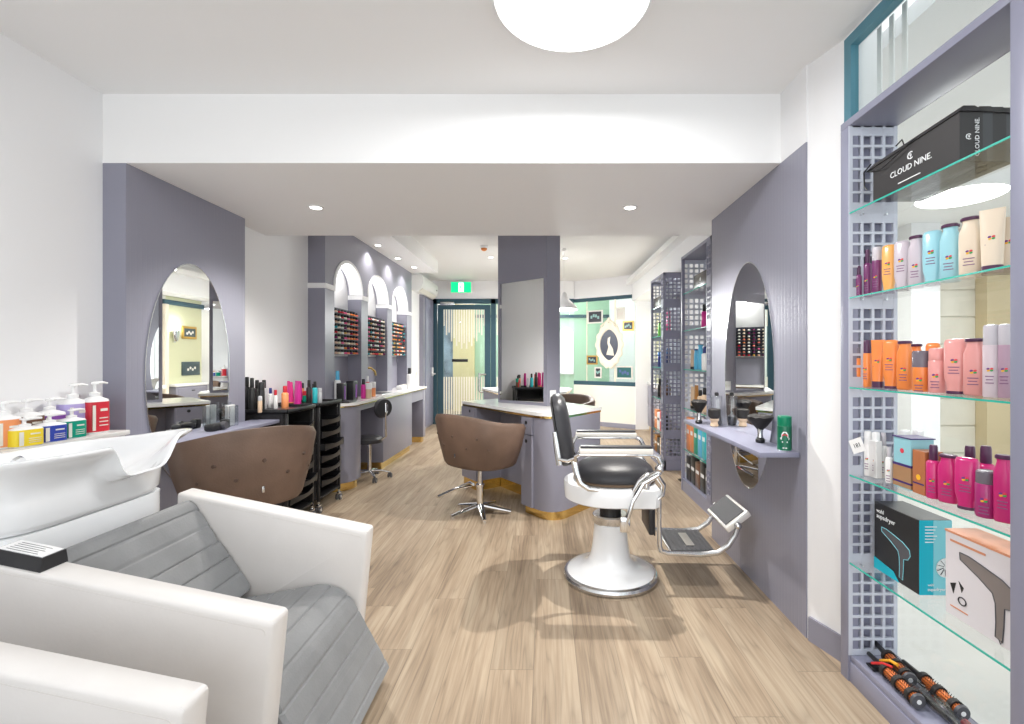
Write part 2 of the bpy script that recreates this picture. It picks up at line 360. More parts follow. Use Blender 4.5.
MB().box(dx1+0.08, 0.5, YB+0.0, YB+0.008, 0.1, HT-0.10).build('side_pane', PANE, df)
b = MB(); xa, xb = dx0+0.23, dx1-0.16; k = 0; ns = 17
for k in range(ns):
    x = xa+(xb-xa)*k/(ns-1)
    drop = 0.34+0.36*math.sin(PI*k/(ns-1)*1.0)+(0.12 if k % 2 else 0)
    b.box(x-0.014, x+0.014, YB-0.006, YB-0.001, HT-0.22-drop, HT-0.22)
    b.box(x-0.014, x+0.014, YB-0.006, YB-0.001, 0.2, 0.98)
for k in range(4):
    x = dx1+0.11+k*0.075; b.box(x-0.012, x+0.012, YB-0.006, YB-0.001, HT-0.75, HT-0.12); b.box(x-0.012, x+0.012, YB-0.006, YB-0.001, 0.12, 0.98)
b.build('frosted_stripes', mat('cream_frosting', (0.88, 0.84, 0.72), 0.6, bump=(60, 0.03)), df)
MB().box(fpx(452, YB), fpx(468, YB), YB-0.012, YB-0.002, 1.29, 1.35, 0.004).build('door_plate', BLK, df)
xh = fpx(480, YB); MB().tube([(xh+0.12, YB-0.02, 1.03), (xh+0.02, YB-0.10, 1.03), (xh, YB-0.10, 1.06), (xh, YB-0.10, 0.70), (xh+0.02, YB-0.10, 0.67), (xh+0.12, YB-0.02, 0.67)], 0.022).build('door_handle', STEEL, df)
MB().box(fpx(441, YB), fpx(455, YB), YB-0.10, YB-0.03, HT-0.14, HT-0.07, 0.01).build('door_closer', STEEL, df)
# grey side door on the left wall
b = MB(); b.box(XL, XL+0.05, 8.95, 9.72, 0, HT-0.02); b.box(XL, XL+0.08, 8.86, 8.95, 0, HT+0.02)
sd = struct(b.build('door_2', GREY)); MB().box(XL+0.05, XL+0.075, 9.05, 9.66, 0.05, HT-0.06, 0.005).build('door_leaf', GREYD, sd)
b = MB(); b.box(XL+0.075, XL+0.10, 9.5, 9.58, 1.0, 1.18, 0.01); b.tube([(XL+0.10, 9.54, 1.05), (XL+0.14, 9.54, 1.05), (XL+0.14, 9.42, 1.05)], 0.012); b.build('door_handle', WPLA, sd)
# the room beyond the glass
LG = mat('pale_green_plaster', (0.50, 0.72, 0.55), 0.6, bump=(60, 0.03)); LY = mat('pale_ochre_plaster', (0.72, 0.64, 0.36), 0.6, bump=(60, 0.03))
struct(MB().box(-3.5, 4.5, 10.6, 14.3, -0.1, 0).build('floor_beyond', OAK)); struct(MB().box(-3.5, 4.5, 10.6, 14.3, 2.97, 3.07).build('ceiling_beyond', CEIL))
struct(MB().box(-2.37, -1.82, 12.1, 12.2, 0, 2.97).build('wall_beyond_ochre', LY))
struct(MB().box(-1.85, 1.72, 12.3, 12.4, 0, 2.97).build('wall_beyond_green', LG))
struct(MB().box(1.60, 3.4, 11.6, 11.7, 0, 2.97).build('wall_beyond_white', WHITE))
b = MB(); b.box(-3.4, -2.1, 12.6, 12.7, 0, 0.5); b.box(-3.4, -2.1, 12.6, 12.7, 2.5, 2.97)
struct(MB().box(-3.4, -2.3, 12.6, 12.7, 0, 2.97).build('wall_beyond_blue', mat('pale_blue_grey_plaster', (0.20, 0.27, 0.34), 0.5, var=(2.5, 0.6))))
b.bm.free()
b = MB(); b.box(-1.80, 1.7, 12.18, 12.27, 2.42, 2.5)
struct(b.build('trim_3', TEAL))
lamp('room_beyond_light_right', 'POINT', (2.5, 10.4, 2.3), 25, 0.2); lamp('room_beyond_light', 'POINT', (0.2, 11.2, 2.5), 34, 0.25); lamp('room_beyond_light_left', 'POINT', (-1.8, 11.0, 2.4), 16, 0.25)  # unseen point lights; the right one added to brighten the white wall
# arch window of daylight in the green wall
b = MB(); ap = [(0.38, 0.98)]+[(x, z) for x, z in reversed(arc(0.56, 2.0, 0.18, 0, 180, 14))]+[(0.74, 0.98)]
b.prism(ap, 12.27, 12.295, 'y'); wo = struct(b.build('window_3', mat('dull_daylight_glass', (0.8, 0.85, 0.85), 0.4, emit=((0.85, 1, 0.95), 0.5), bump=(5, 0.02))))
b = MB()
for i in range(3): b.box(0.38+0.18*i-0.01, 0.38+0.18*i+0.01, 12.24, 12.27, 0.98, 2.0)
b.box(0.36, 0.76, 12.24, 12.27, 0.95, 0.99); b.build('window_frame', WPLA, wo)
# ------------------------------------------------------------------ downlights and small ceiling things
DLI = mat('downlight_led', (1, 1, 1), 0.5, emit=((1, 0.97, 0.92), 9.0), bump=(20, 0.01))
def downlight(px, py, H, label, power=7, spot=True):
    Y = (H-1.35)*F/(CY-py); x = (px-CX)*Y/F
    t = thing('downlight', label, 'downlight', (x, Y, H))
    MB().lathe([(0.052, H), (0.052, H-0.006), (0.038, H-0.008), (0.036, H-0.002)], (x, Y, 0), 28).build('trim_ring', WPLA, t)
    MB().lathe([(0.036, H-0.001), (0.036, H-0.005), (0.001, H-0.005)], (x, Y, 0), 24).build('led_disc', DLI, t)
    if spot: lamp('downlight_beam', 'SPOT', (x, Y, H-0.02), power, 0.02, (0, 0, 0), (1, 0.96, 0.9), angle=2.2)
downlight(316, 207, 2.4, 'round recessed downlight in the dropped beam, left of the pair', 85)
downlight(630, 207, 2.4, 'round recessed downlight in the dropped beam, right of the pair', 140)
downlight(378, 245, 2.765, 'recessed downlight over the nearest arch, brightest in the bulkhead row', 16)
downlight(398, 258, 2.765, 'recessed downlight over the middle arch in the white bulkhead', 16)
downlight(414, 267, 2.765, 'recessed downlight over the far arch, last in the bulkhead row', 16)
downlight(491, 257, 2.97, 'recessed ceiling downlight just left of the central mirror column', 190)
downlight(565, 258, 2.97, 'recessed ceiling downlight just right of the central mirror column', 190)
def sd_():
    Y = 1.62*F/(CY-246); x = (484-CX)*Y/F
    t = thing('smoke_detector', 'small white detector with an orange base on the back ceiling', 'smoke detector', (x, Y, 2.97))
    MB().lathe([(0.055, 2.97), (0.055, 2.945), (0.045, 2.935)], (x, Y, 0), 24).build('detector_body', WPLA, t)
    MB().lathe([(0.045, 2.936), (0.042, 2.915), (0.02, 2.900), (0.001, 2.898)], (x, Y, 0), 24).build('detector_sensor', pal('orange_sensor', (0.8, 0.25, 0.04)), t)
sd_()
def pir():
    t = thing('motion_sensor', 'small white motion sensor high on the angled back wall', 'sensor', (0.77, 9.93, 2.66))
    MB().box(0.72, 0.82, 9.88, 9.97, 2.74, 2.87, 0.02).build('sensor_body', WPLA, t); MB().box(0.74, 0.80, 9.865, 9.885, 2.75, 2.80, 0.01).build('lens_window', ALC, t)
pir()
# pendant
def pendant(x, Y, label):
    zt = 2.97
    t = thing('pendant_lamp', label, 'pendant lamp', (x, Y, 2.1))
    MB().cyl((x, Y, 2.3), (x, Y, zt), 0.004, seg=8).build('cord', WPLA, t)
    MB().lathe([(0.03, zt), (0.035, zt-0.03), (0.01, zt-0.04)], (x, Y, 0), 20).build('ceiling_cup', WPLA, t)
    MB().lathe([(0.02, 2.33), (0.04, 2.31), (0.06, 2.24), (0.12, 2.18), (0.185, 2.12), (0.20, 2.075), (0.194, 2.075), (0.17, 2.12), (0.11, 2.165), (0.04, 2.2)], (x, Y, 0), 36).build('lamp_shade', WPLA, t)
    MB().sphere((x, Y, 2.13), 0.04).build('bulb', DLI, t)
    lamp('pendant_light', 'POINT', (x, Y, 2.02), 45, 0.06)
pendant(fpx(564, 6.9), 6.9, 'white dome pendant lamp peeking out right of the central column')
pendant(-0.35, 8.3, 'added white dome pendant for fill light, unseen behind the central column')  # unseen extra pendant, added to brighten the back ceiling
# exit sign
def exit_sign():
    Y = 9.5; x0, x1 = fpx(451, Y), fpx(471, Y); z0, z1 = 1.35+(CY-292.5)*Y/F, 1.35+(CY-282)*Y/F
    G = mat('exit_sign_green', (0.0, 0.42, 0.16), 0.4, emit=((0.0, 0.55, 0.2), 1.1), bump=(20, 0.01)); Wt = mat('exit_sign_white', (0.9, 0.9, 0.9), 0.4, emit=((1, 1, 1), 1.2), bump=(20, 0.01))
    t = thing('exit_sign', 'lit green exit sign with white running figure above the glass door', 'exit sign', ((x0+x1)/2, Y+0.2, z0))
    MB().box(x0-0.01, x1+0.01, Y, Y+0.05, z0-0.01, z1+0.01, 0.005).build('sign_case', WPLA, t)
    MB().box((x0+x1)/2-0.03, (x0+x1)/2+0.03, Y+0.01, YB, z1, z1+0.03).build('bracket', WPLA, t)
    MB().box(x0, x1, Y-0.004, Y, z0, z1).build('sign_face', G, t)
    cx = (x0+x1)/2; cz = (z0+z1)/2; h = (z1-z0)
    b = MB(); b.box(cx-0.05, cx+0.055, Y-0.006, Y-0.004, cz-0.09, cz+0.09); b.build('doorway_mark', Wt, t)
    b = MB(); b.disc((cx+0.005, Y-0.0065, cz+0.055), 0.015, (0, -1, 0), 0.002, 12)
    for p, q, r in (((0, .035), (-.008, -.01), .012), ((-.008, -.01), (.02, -.035), .008), ((.02, -.035), (.012, -.07), .007), ((-.008, -.01), (-.02, -.04), .008), ((-.02, -.04), (-.045, -.05), .007), ((0, .03), (.03, .01), .006), ((0, .03), (-.03, .02), .006)):
        b.tube([(cx+p[0], Y-0.008, cz+p[1]), (cx+q[0], Y-0.008, cz+q[1])], r, 6, 0.2)
    b.build('running_figure', G, t)
    for s in ():
        b = MB(); ax = cx+s*0.125
        b.prism([(ax-0.035, cz-0.01), (ax+0.005, cz-0.01), (ax+0.005, cz-0.03), (ax+0.035, cz), (ax+0.005, cz+0.03), (ax+0.005, cz+0.01), (ax-0.035, cz+0.01)] if s > 0 else [(ax+0.035, cz-0.01), (ax-0.005, cz-0.01), (ax-0.005, cz-0.03), (ax-0.035, cz), (ax-0.005, cz+0.03), (ax-0.005, cz+0.01), (ax+0.035, cz+0.01)], Y-0.006, Y-0.004, 'y') if s > 0 else None
        if s > 0: b.build('arrow', Wt, t)
        else: b.bm.free()
exit_sign()
# air conditioner
def ac():
    t = thing('air_conditioner', 'white wall-mounted air conditioner at the top of the left wall', 'air conditioner', (XL, 8.9, 2.5))
    prof = [(XL+0.002, 2.57), (XL+0.11, 2.55), (XL+0.19, 2.62), (XL+0.215, 2.70), (XL+0.215, 2.80), (XL+0.19, 2.835), (XL+0.002, 2.84)]
    b = MB(); b.rings([[(x, 8.30, z) for x, z in prof], [(x, 9.48, z) for x, z in prof]]); b.build('housing', WPLA, t, ang=50)
    b = MB(); b.rings([[(x, y, z) for x, z in [(XL+0.12, 2.552), (XL+0.19, 2.612), (XL+0.20, 2.606), (XL+0.13, 2.545)]] for y in (8.36, 9.42)]); b.build('louvre', ALC, t)
    MB().box(XL+0.214, XL+0.218, 9.30, 9.40, 2.70, 2.72).build('display', BLK, t)
ac()
b = MB(); b.box(XL+0.0, XL+0.02, 8.55, 8.63, 1.02, 1.14, 0.004); b.box(XL+0.02, XL+0.024, 8.575, 8.605, 1.05, 1.11)
# ------------------------------------------------------------------ arch wall with nail polish racks and counter
XA = -2.2; Y0, Y1 = 4.70, 7.75
ACEN = (5.27, 6.20, 7.13); AR = 0.36; AH = 0.31; ZS = 2.11
def arch_wall():
    b = MB()
    # wall plane with three arched openings (thickness from XL to XA): piers, spandrels
    xs = [Y0]+[c+s*AR for c in ACEN for s in (-1, 1)]+[Y1]
    for i in range(0, len(xs), 2): b.box(XL, XA, xs[i], xs[i+1], 0.901, ZS)
    for i, c in enumerate(ACEN):
        ya = Y0 if i == 0 else (ACEN[i-1]+c)/2; yb = Y1 if i == 2 else (ACEN[i+1]+c)/2
        N = 24; top = 2.765
        pts = [(c+AR*math.cos(PI*k/N), ZS+AH*math.sin(PI*k/N)) for k in range(N+1)]
        def up(p):
            dy, dz = p[0]-c, p[1]-ZS
            t = min((yb-c)/dy if dy > 1e-6 else 9e9, (ya-c)/dy if dy < -1e-6 else 9e9, (top-ZS)/dz if dz > 1e-6 else 9e9)
            return (c+dy*t, ZS+dz*t)
        ups = [up(p) for p in pts]
        # add the two upper corners
        out = []
        for k in range(N):
            a_, b_ = ups[k], ups[k+1]; quad = [pts[k], a_]
            if abs(a_[0]-b_[0]) > 1e-5 and abs(a_[1]-b_[1]) > 1e-5: quad.append((yb if k < N/2 else ya, top))
            quad += [b_, pts[k+1]]
            b.rings([[(XL, y, z) for y, z in quad], [(XA, y, z) for y, z in quad]])
    return struct(b.build('wall_arches', GREY, ang=25))
arch_wall()
b = MB()
for c in ACEN:
    N = 24; ri, ro = AR-0.012, AR+0.03
    sec = []
    for k in range(N+1):
        a_ = PI*k/N; cs, sn = math.cos(a_), math.sin(a_)*AH/AR
        sec.append([(XA-0.14, c+ri*cs, ZS+ri*sn), (XA+0.012, c+ri*cs, ZS+ri*sn), (XA+0.012, c+ro*cs, ZS+ro*sn), (XA-0.14, c+(AR-0.001)*cs, ZS+(AR-0.001)*sn)])
    b.rings(sec)
xs = [Y0]+[c+s*(AR-0.001) for c in ACEN for s in (-1, 1)]+[Y1]
for i in range(0, len(xs), 2): b.box(XL, XA+0.012, xs[i]-(0.012 if i == 0 else 0), xs[i+1], ZS-0.05, ZS)
struct(b.build('trim_4', WHITE, ang=30))
struct(MB().box(XL+0.002, XL+0.008, 4.91, 7.49, 1.30, 2.5).build('trim_5', WHITE))
struct(MB().box(XL+0.002, XL+0.012, 4.91, 7.49, 0.9, 1.38).build('trim_6', GREY))
for i, c in enumerate(ACEN): 
    nm = ('nearest', 'middle', 'farthest')[i]
    t = thing('arch_light', 'slim lit strip lamp inside the top of the %s arch' % nm, 'strip lamp', (XA-0.08, c, 2.40))
    MB().box(XA-0.11, XA-0.05, c-0.09, c+0.09, 2.395, 2.412, 0.004).build('lamp_body', WPLA, t); MB().box(XA-0.105, XA-0.055, c-0.085, c+0.085, 2.391, 2.395).build('diffuser', DLI, t)
    lamp('arch_strip_light', 'POINT', (XA-0.05, c, 2.33), 2.2, 0.04)
# polish racks
PCOL = [('pink', (0.8, .12, .3)), ('red', (.55, .01, .03)), ('orange', (.85, .22, .05)), ('white', (.85, .85, .82)), ('beige', (.72, .48, .36)), ('coral', (.85, .2, .15)), ('plum', (.2, .02, .12)), ('peach', (.85, .5, .33)), ('black', (.02, .02, .03)), ('teal', (.02, .3, .35)), ('cream', (.8, .7, .55)), ('gold', (.6, .35, .08))]
PM = {n: pal('polish_'+n, c, 0.15) for n, c in PCOL}
PME = {}
def polish_mesh(n):
    if n in PME: return PME[n]
    b = MB(); b.lathe([(0.014, 0), (0.0165, 0.004), (0.0165, 0.026), (0.012, 0.033), (0.009, 0.034)], seg=10)
    b.mi = 1; b.lathe([(0.010, 0.034), (0.0095, 0.05), (0.007, 0.064), (0.001, 0.065)], seg=8)
    bmesh.ops.recalc_face_normals(b.bm, faces=b.bm.faces[:]); me = bpy.data.meshes.new('nail_polish'); b.bm.to_mesh(me); b.bm.free(); me.materials.append(PM[n]); me.materials.append(BLK)
    me.polygons.foreach_set('use_smooth', [True]*len(me.polygons)); me.set_sharp_from_angle(angle=0.7)
    PME[n] = me; return me
ORD = ['first', 'second', 'third', 'fourth', 'fifth', 'sixth', 'seventh', 'eighth', 'ninth', 'tenth', 'eleventh']
for i, c in enumerate(ACEN):
    nm = ('nearest', 'middle', 'farthest')[i]
    z0, z1 = 1.40, 1.90; rows = 9; cols = 9
    t = thing('polish_rack', 'black stepped rack of nail polish filling the %s arch' % nm, 'rack', (XA-0.05, c, z0))
    b = MB()
    for k in range(rows): 
        z = z0+k*(z1-z0)/rows; b.box(XA-0.075, XA-0.02, c-AR+0.002, c+AR-0.002, z, z+0.004)
    b.build('shelf_ledges', DGREY, t)
    b = MB(); b.box(XA-0.080, XA-0.075, c-AR+0.002, c+AR-0.002, z0, z1+0.01)
    b.build('back_board', mat('dark_navy_board', (0.04, 0.045, 0.07), 0.5, bump=(60, 0.03)), t)
    wts = {0: ['white', 'beige', 'cream', 'white', 'pink', 'beige', 'orange', 'orange', 'coral'], 1: ['red', 'pink', 'red', 'white', 'beige', 'white', 'plum', 'white', 'cream'], 2: ['plum', 'teal', 'gold', 'orange', 'cream', 'orange', 'gold', 'black', 'teal']}[i]
    for r_ in range(rows):
        for q in range(cols):
            cn = wts[q] if random.random() < 0.6 else random.choice(PCOL)[0]
            o = bpy.data.objects.new('nail_polish', polish_mesh(cn)); COL.objects.link(o)
            y = c-AR+0.043+q*(2*AR-0.086)/(cols-1)
            zz = z0+(rows-1-r_)*(z1-z0)/rows+0.004
            o.location = (XA-0.042, y, zz); o.scale = (1.3, 1.3, 0.70)
            tag(o, '%s nail polish, %s row from top, %s from left, %s arch rack' % (cn, ORD[r_], ORD[q], nm), 'nail polish', 'nail polish bottles in the arch racks')
# counter
XC = -1.97
def counter():
    rr = 0.20
    def outline(x1, y0, y1, r): return [(XL+0.002, y0), ]+[(x1-r+r*math.sin(math.radians(a_)), y0+r-r*math.cos(math.radians(a_))) for a_ in range(0, 91, 10)]+[(x1, y1), (XL+0.002, y1)]
    t = thing('manicure_counter', 'long white-topped grey counter with brass trim under the three arches', 'counter', (XC, 6.2, 0))
    MB().prism(outline(XC+0.02, 4.70, 7.76, rr), 0.872, 0.9).build('worktop', TOP, t)
    MB().prism(outline(XC+0.012, 4.71, 7.755, rr), 0.858, 0.872).build('brass_edge', BRASS, t)
    # end cabinet rounded
    MB().prism(outline(XC, 4.72, 5.02, rr), 0.09, 0.858).build('end_cabinet', GREY, t, ang=20)
    MB().prism(outline(XC-0.03, 4.75, 5.0, rr), 0.0, 0.09).build('brass_plinth', BRASS, t, ang=20)
    c2 = MB().box(XL+0.01, XC, 5.72, 6.96, 0.09, 0.858, 0.004).build('cabinet', GREY, t)
    MB().box(XL+0.01, XC-0.03, 5.74, 6.94, 0, 0.09).build('brass_plinth', BRASS, t)
    MB().box(XL+0.01, XC, 7.60, 7.74, 0.09, 0.858, 0.004).build('end_panel', GREY, t)
    MB().box(XL+0.01, XC-0.03, 7.61, 7.73, 0, 0.09).build('brass_plinth', BRASS, t)
    MB().box(XL+0.01, XL+0.05, 5.02, 5.72, 0.0, 0.858).build('knee_panel', GREYD, t); MB().box(XL+0.01, XL+0.05, 6.96, 7.60, 0.0, 0.858).build('knee_panel', GREYD, t)
    MB().box(XL+0.01, XC-0.005, 5.02, 5.72, 0.80, 0.858).build('apron', GREY, t); MB().box(XL+0.01, XC-0.005, 6.96, 7.60, 0.70, 0.858).build('apron', GREY, t)
    b = MB(); b.box(-2.27, -2.06, 5.95, 6.35, 0.898, 0.905, 0.003)
    b.build('sink_rim', STEEL, t); MB().box(-2.25, -2.08, 5.97, 6.33, 0.9045, 0.906).build('sink_bowl', DGREY, t)
    MB().tube([(-2.30, 5.80, 0.9), (-2.30, 5.80, 1.13), (-2.29, 5.83, 1.20), (-2.26, 5.90, 1.235), (-2.22, 5.99, 1.235), (-2.19, 6.05, 1.19), (-2.185, 6.06, 1.14)], 0.014).build('gold_tap', BRASS, t)
counter()
# ------------------------------------------------------------------ floor-standing furniture
def rounded(poly, radii, n=8):
    out = []; m = len(poly)
    for i, p in enumerate(poly):
        r = radii[i]; p = Vector(p)
        if not r: out.append(tuple(p)); continue
        a = Vector(poly[i-1]); c = Vector(poly[(i+1) % m]); u = (a-p).normalized()*r; v = (c-p).normalized()*r
        for k in range(n+1):
            t = k/n; out.append(tuple((1-t)**2*(p+u)+2*t*(1-t)*p+t*t*(p+v)))
    return out
def inset(poly, d):
    cx = sum(p[0] for p in poly)/len(poly); cy = sum(p[1] for p in poly)/len(poly)
    return [(p[0]+(cx-p[0])*d/math.hypot(p[0]-cx, p[1]-cy), p[1]+(cy-p[1])*d/math.hypot(p[0]-cx, p[1]-cy)) for p in poly]
A = Vector((-0.90, 5.04)); Bc = Vector((0.05, 3.79)); D = Vector((0.54, 4.42)); E = Vector((-0.27, 5.56))
U = (Bc-A).normalized(); V = Vector((-U.y, U.x))            # along the counter front; V points to the far side
def island():
    t = thing('styling_island', 'grey two-sided styling station with white stone top and brass trim', 'styling station', (-0.15, 4.7, 0))
    o1 = rounded([A, Bc, D, E], [0.03, 0.27, 0.02, 0.1])
    MB().prism(o1, 0.872, 0.9).build('worktop', TOP, t, ang=25)
    MB().prism(inset(o1, 0.008), 0.852, 0.872).build('brass_edge', BRASS, t, ang=25)
    # near cabinet (right), rounded corner
    L = (Bc-A).length; s1 = A+U*1.13; nn = Vector(V)
    cab = rounded([s1, Bc, D, s1+V*0.66], [0, 0.26, 0.02, 0])
    MB().prism(inset(cab, 0.02), 0.075, 0.852).build('cabinet', GREY, t, ang=20)
    MB().prism(inset(cab, 0.045), 0, 0.075).build('brass_plinth', BRASS, t, ang=20)
    far = [A, A+U*0.32, A+U*0.32+V*0.62, A+V*0.62]
    MB().prism(inset(far, 0.01), 0.10, 0.852).build('cabinet', GREY, t); MB().prism(inset(far, 0.03), 0, 0.10).build('brass_plinth', BRASS, t)
    mid = [A+U*0.30+V*0.30, A+U*1.15+V*0.30, A+U*1.15+V*0.6, A+U*0.30+V*0.6]
    MB().prism(mid, 0.10, 0.852).build('knee_panel', GREY, t); MB().prism(inset(mid, 0.012), 0, 0.10).build('brass_plinth', BRASS, t)
    # drawer fronts on the right cabinet with finger holes
    def fr(s, e, z0, z1): p = A+U*s-V*0.002; q = A+U*e-V*0.002; return [tuple(p), tuple(q), tuple(q+V*0.02), tuple(p+V*0.02)], z0, z1
    for z0, z1 in ((0.70, 0.845), (0.08, 0.69)):
        f = MB().prism(*fr(1.145, 1.30, z0, z1)).build('drawer', GREY, t)
        p = A+U*1.22-V*0.003; b = MB(); b.disc((p.x, p.y, z1-0.045 if z1 > 0.8 else z1-0.05), 0.016, (-V.x, -V.y, 0), 0.002, 16); b.build('finger_hole', BLK, f)
    f = MB().prism(*fr(0.01, 0.30, 0.70, 0.845)).build('drawer', GREY, t); p = A+U*0.2-V*0.003; MB().disc((p.x, p.y, 0.81), 0.016, (-V.x, -V.y, 0), 0.002, 16).build('finger_hole', BLK, f)
    return t
island()
# the mirror column standing on the island
S0 = Vector((-0.49, 4.90)); S1 = Vector((0.02, 4.475))
def column(S0, S1, label):
    t = thing('mirror_column', label, 'column', ((S0.x+S1.x)/2, (S0.y+S1.y)/2, 0.9))
    u = (S1-S0).normalized(); v = Vector((-u.y, u.x)); th = 0.20
    MB().prism([tuple(S0), tuple(S1), tuple(S1+v*th), tuple(S0+v*th)], 0.9, 2.97).build('slab', GREY, t)
    def mir(side):
        w = -v*0.006 if side < 0 else v*(th+0.006)
        L = (S1-S0).length
        p = S0+u*0.03; q = S0+u*(L-0.04)
        if side < 0:
            return [tuple(p), tuple(q), tuple(q-v*0.006), tuple(p-v*0.006)]
        return [tuple(p+v*th), tuple(q+v*th), tuple(q+v*(th+0.006)), tuple(p+v*(th+0.006))]
    for s in (-1, 1): MB().prism(mir(s), 0.93, 2.125).build('mirror', MIRR, t)
    c = S1+v*0.085+u*0.004
    b = MB(); b.box(-0.045, 0.045, -0.004, 0.004, -0.06, 0.06, 0.003); bm = b
    M = Matrix.Translation((c.x, c.y, 0.99)) @ Matrix.Rotation(math.atan2(v.y, v.x), 4, 'Z'); bmesh.ops.transform(b.bm, matrix=M, verts=b.bm.verts[:])
    b.build('power_outlet', WPLA, t)
    b = MB()
    for k in (-0.02, 0.02): b.box(k-0.008, k+0.008, -0.006, 0.006, -0.012, 0.012)
    bmesh.ops.transform(b.bm, matrix=M, verts=b.bm.verts[:]); b.build('socket_switches', ALC, t)
column(S0, S1, 'tall lilac-grey slab column with a tall mirror rising from the near island')
column(Vector((-0.58, 6.62)), Vector((0.0, 6.27)), 'second grey mirror column behind the first, seen in the right oval mirror')
# second station behind the first
def island2():
    t = thing('styling_island', 'farther white-topped grey station half hidden behind the mirror column', 'styling station', (-0.2, 6.9, 0))
    o = rounded([(-1.0, 7.4), (-0.64, 6.45), (-0.02, 6.02), (0.29, 6.5), (0.43, 7.3), (-0.3, 7.8)], [0.03, 0.1, 0.1, 0.05, 0.1, 0.1])
    MB().prism(o, 0.872, 0.9).build('worktop', TOP, t, ang=25); MB().prism(inset(o, 0.01), 0.855, 0.872).build('brass_edge', BRASS, t, ang=25)
    MB().prism(inset(o, 0.03), 0.1, 0.855).build('cabinet', GREY, t, ang=25); MB().prism(inset(o, 0.06), 0, 0.1).build('brass_plinth', BRASS, t, ang=25)
    p = Vector((-0.90, 7.2)); MB().disc((p.x+0.01, p.y, 0.80), 0.02, (-0.93, -0.35, 0), 0.004, 14).build('finger_hole', BLK, t)
island2()
# ---- tub chairs
def tub_chair(label, x, y, face, zlift, ws=1.0, fra=0.0, group=None):
    t = thing('styling_chair', label, 'chair', (x, y, 0), face, group)
    # local: chair faces +X, back at -X
    def P(a, h, r0, r1, out=0):     # a: angle from the back, h 0..1 height
        r = r0+(r1-r0)*h+out
        ca, sa = math.cos(a), math.sin(a)
        e = 2.6
        rx = r*abs(ca)**(2/e)*(1 if ca > 0 else -1); ry = r*abs(sa)**(2/e)*(1 if sa > 0 else -1)
        return (-rx*0.80*ws+0.03, ry*1.03*ws)
    n = 40; am = math.radians(118); rings_ = []
    zb = zlift
    for i in range(n+1):
        a = -am+2*am*i/n; fall = 1-0.16*abs(math.sin(a*0.8))**2.0-0.05*(abs(a)/am)**6
        zt = zb+0.45*fall
        col = []
        prof = [(0.0, 0), (0.06, 0.012), (0.5, 0.018), (0.92, 0.008), (1.0, -0.012), (1.0, -0.045), (0.93, -0.062), (0.5, -0.055), (0.08, -0.055), (0.0, -0.045)]
        for h, o_ in prof:
            px, py = P(a, h, 0.265, 0.355, o_); col.append((px, py, zb+(zt-zb)*h))
        rings_.append(col)
    MB().rings(rings_).build('shell_back', BLEA, t, world=False, ang=60)
    b = MB(); loop = []
    pr = [(0.25, zb-0.01), (0.262, zb+0.01), (0.255, zb+0.05), (0.10, zb+0.055)]
    def ring(r, z): return [(-(r)*math.copysign(abs(math.cos(2*PI*k/32))**0.8, math.cos(2*PI*k/32))*0.86+0.04, r*math.copysign(abs(math.sin(2*PI*k/32))**0.8, math.sin(2*PI*k/32))*1.0, z) for k in range(32)]
    b.rings([ring(0.2, zb-0.012), ring(0.262, zb), ring(0.262, zb+0.04)]); b.build('seat_base', BLEAD, t, world=False)
    b = MB(); b.rings([ring(0.225, zb+0.04), ring(0.245, zb+0.06), ring(0.245, zb+0.12), ring(0.23, zb+0.145), ring(0.16, zb+0.155)]); b.build('seat', BLEA, t, world=False, ang=50)
    for ang_, h in ((-0.62, .62), (0.0, .62), (0.62, .62), (-0.31, .42), (0.31, .42), (-0.95, .42), (0.95, .42)):
        px, py = P(ang_, h, 0.265, 0.355, 0.018); zz = zb+0.45*h*0.97
        d_ = Vector((px-0.03, py, 0)).normalized()
        b = MB(); b.cyl(Vector((px, py, zz))-d_*0.006, Vector((px, py, zz))+d_*0.003, 0.013, 0.009, 14); b.build('tuft_button', BLEAD, t, world=False)
    px, py = P(0.0, 0.28, 0.265, 0.355, 0.018); b = MB(); b.box(px-0.004, px+0.002, -0.007, 0.007, zb+0.09, zb+0.125, 0.002); b.build('back_tab', STEEL, t, world=False)
    # column, footrest, star base
    b = MB(); b.cyl((0.03, 0, 0.04), (0.03, 0, 0.24), 0.032, seg=20); b.cyl((0.03, 0, 0.24), (0.03, 0, 0.26), 0.038, seg=20); b.cyl((0.03, 0, 0.25), (0.03, 0, zb-0.01), 0.022, seg=16); b.build('column', CHR, t, world=False)
    b = MB()
    for k in range(5):
        a = 2*PI*k/5+0.35; c_, s_ = math.cos(a), math.sin(a)
        b.tube([(0.03+0.02*c_, 0.02*s_, 0.075), (0.03+0.12*c_, 0.12*s_, 0.055), (0.03+0.27*c_, 0.27*s_, 0.026)], [0.032, 0.027, 0.018], 10, 0.7)
        b.cyl((0.03+0.26*c_, 0.26*s_, 0.0), (0.03+0.26*c_, 0.26*s_, 0.02), 0.014, seg=10)
    b.build('star_base', CHR, t, world=False)
    FR = Matrix.Rotation(fra, 4, 'Z')
    b = MB(); b.tube([FR @ Vector(q) for q in [(0.05, -0.02, 0.25), (0.15, -0.12, 0.235), (0.30, -0.14, 0.16), (0.33, -0.12, 0.15), (0.33, 0.12, 0.15), (0.30, 0.14, 0.16), (0.15, 0.12, 0.235), (0.05, 0.02, 0.25)]], 0.012, 8); b.build('footrest', CHR, t, world=False)
    b = MB(); b.tube([(0.03, 0.02, zb-0.03), (0.02, 0.12, zb-0.05), (0.02, 0.22, zb-0.05)], 0.007, 8); b.build('pump_lever', CHR, t, world=False)
    return t
tub_chair('brown tufted tub chair on a chrome star base facing the central mirror column', -0.585, 4.08, math.atan2(0.74, 0.64), 0.44, 1.13, 1.9)
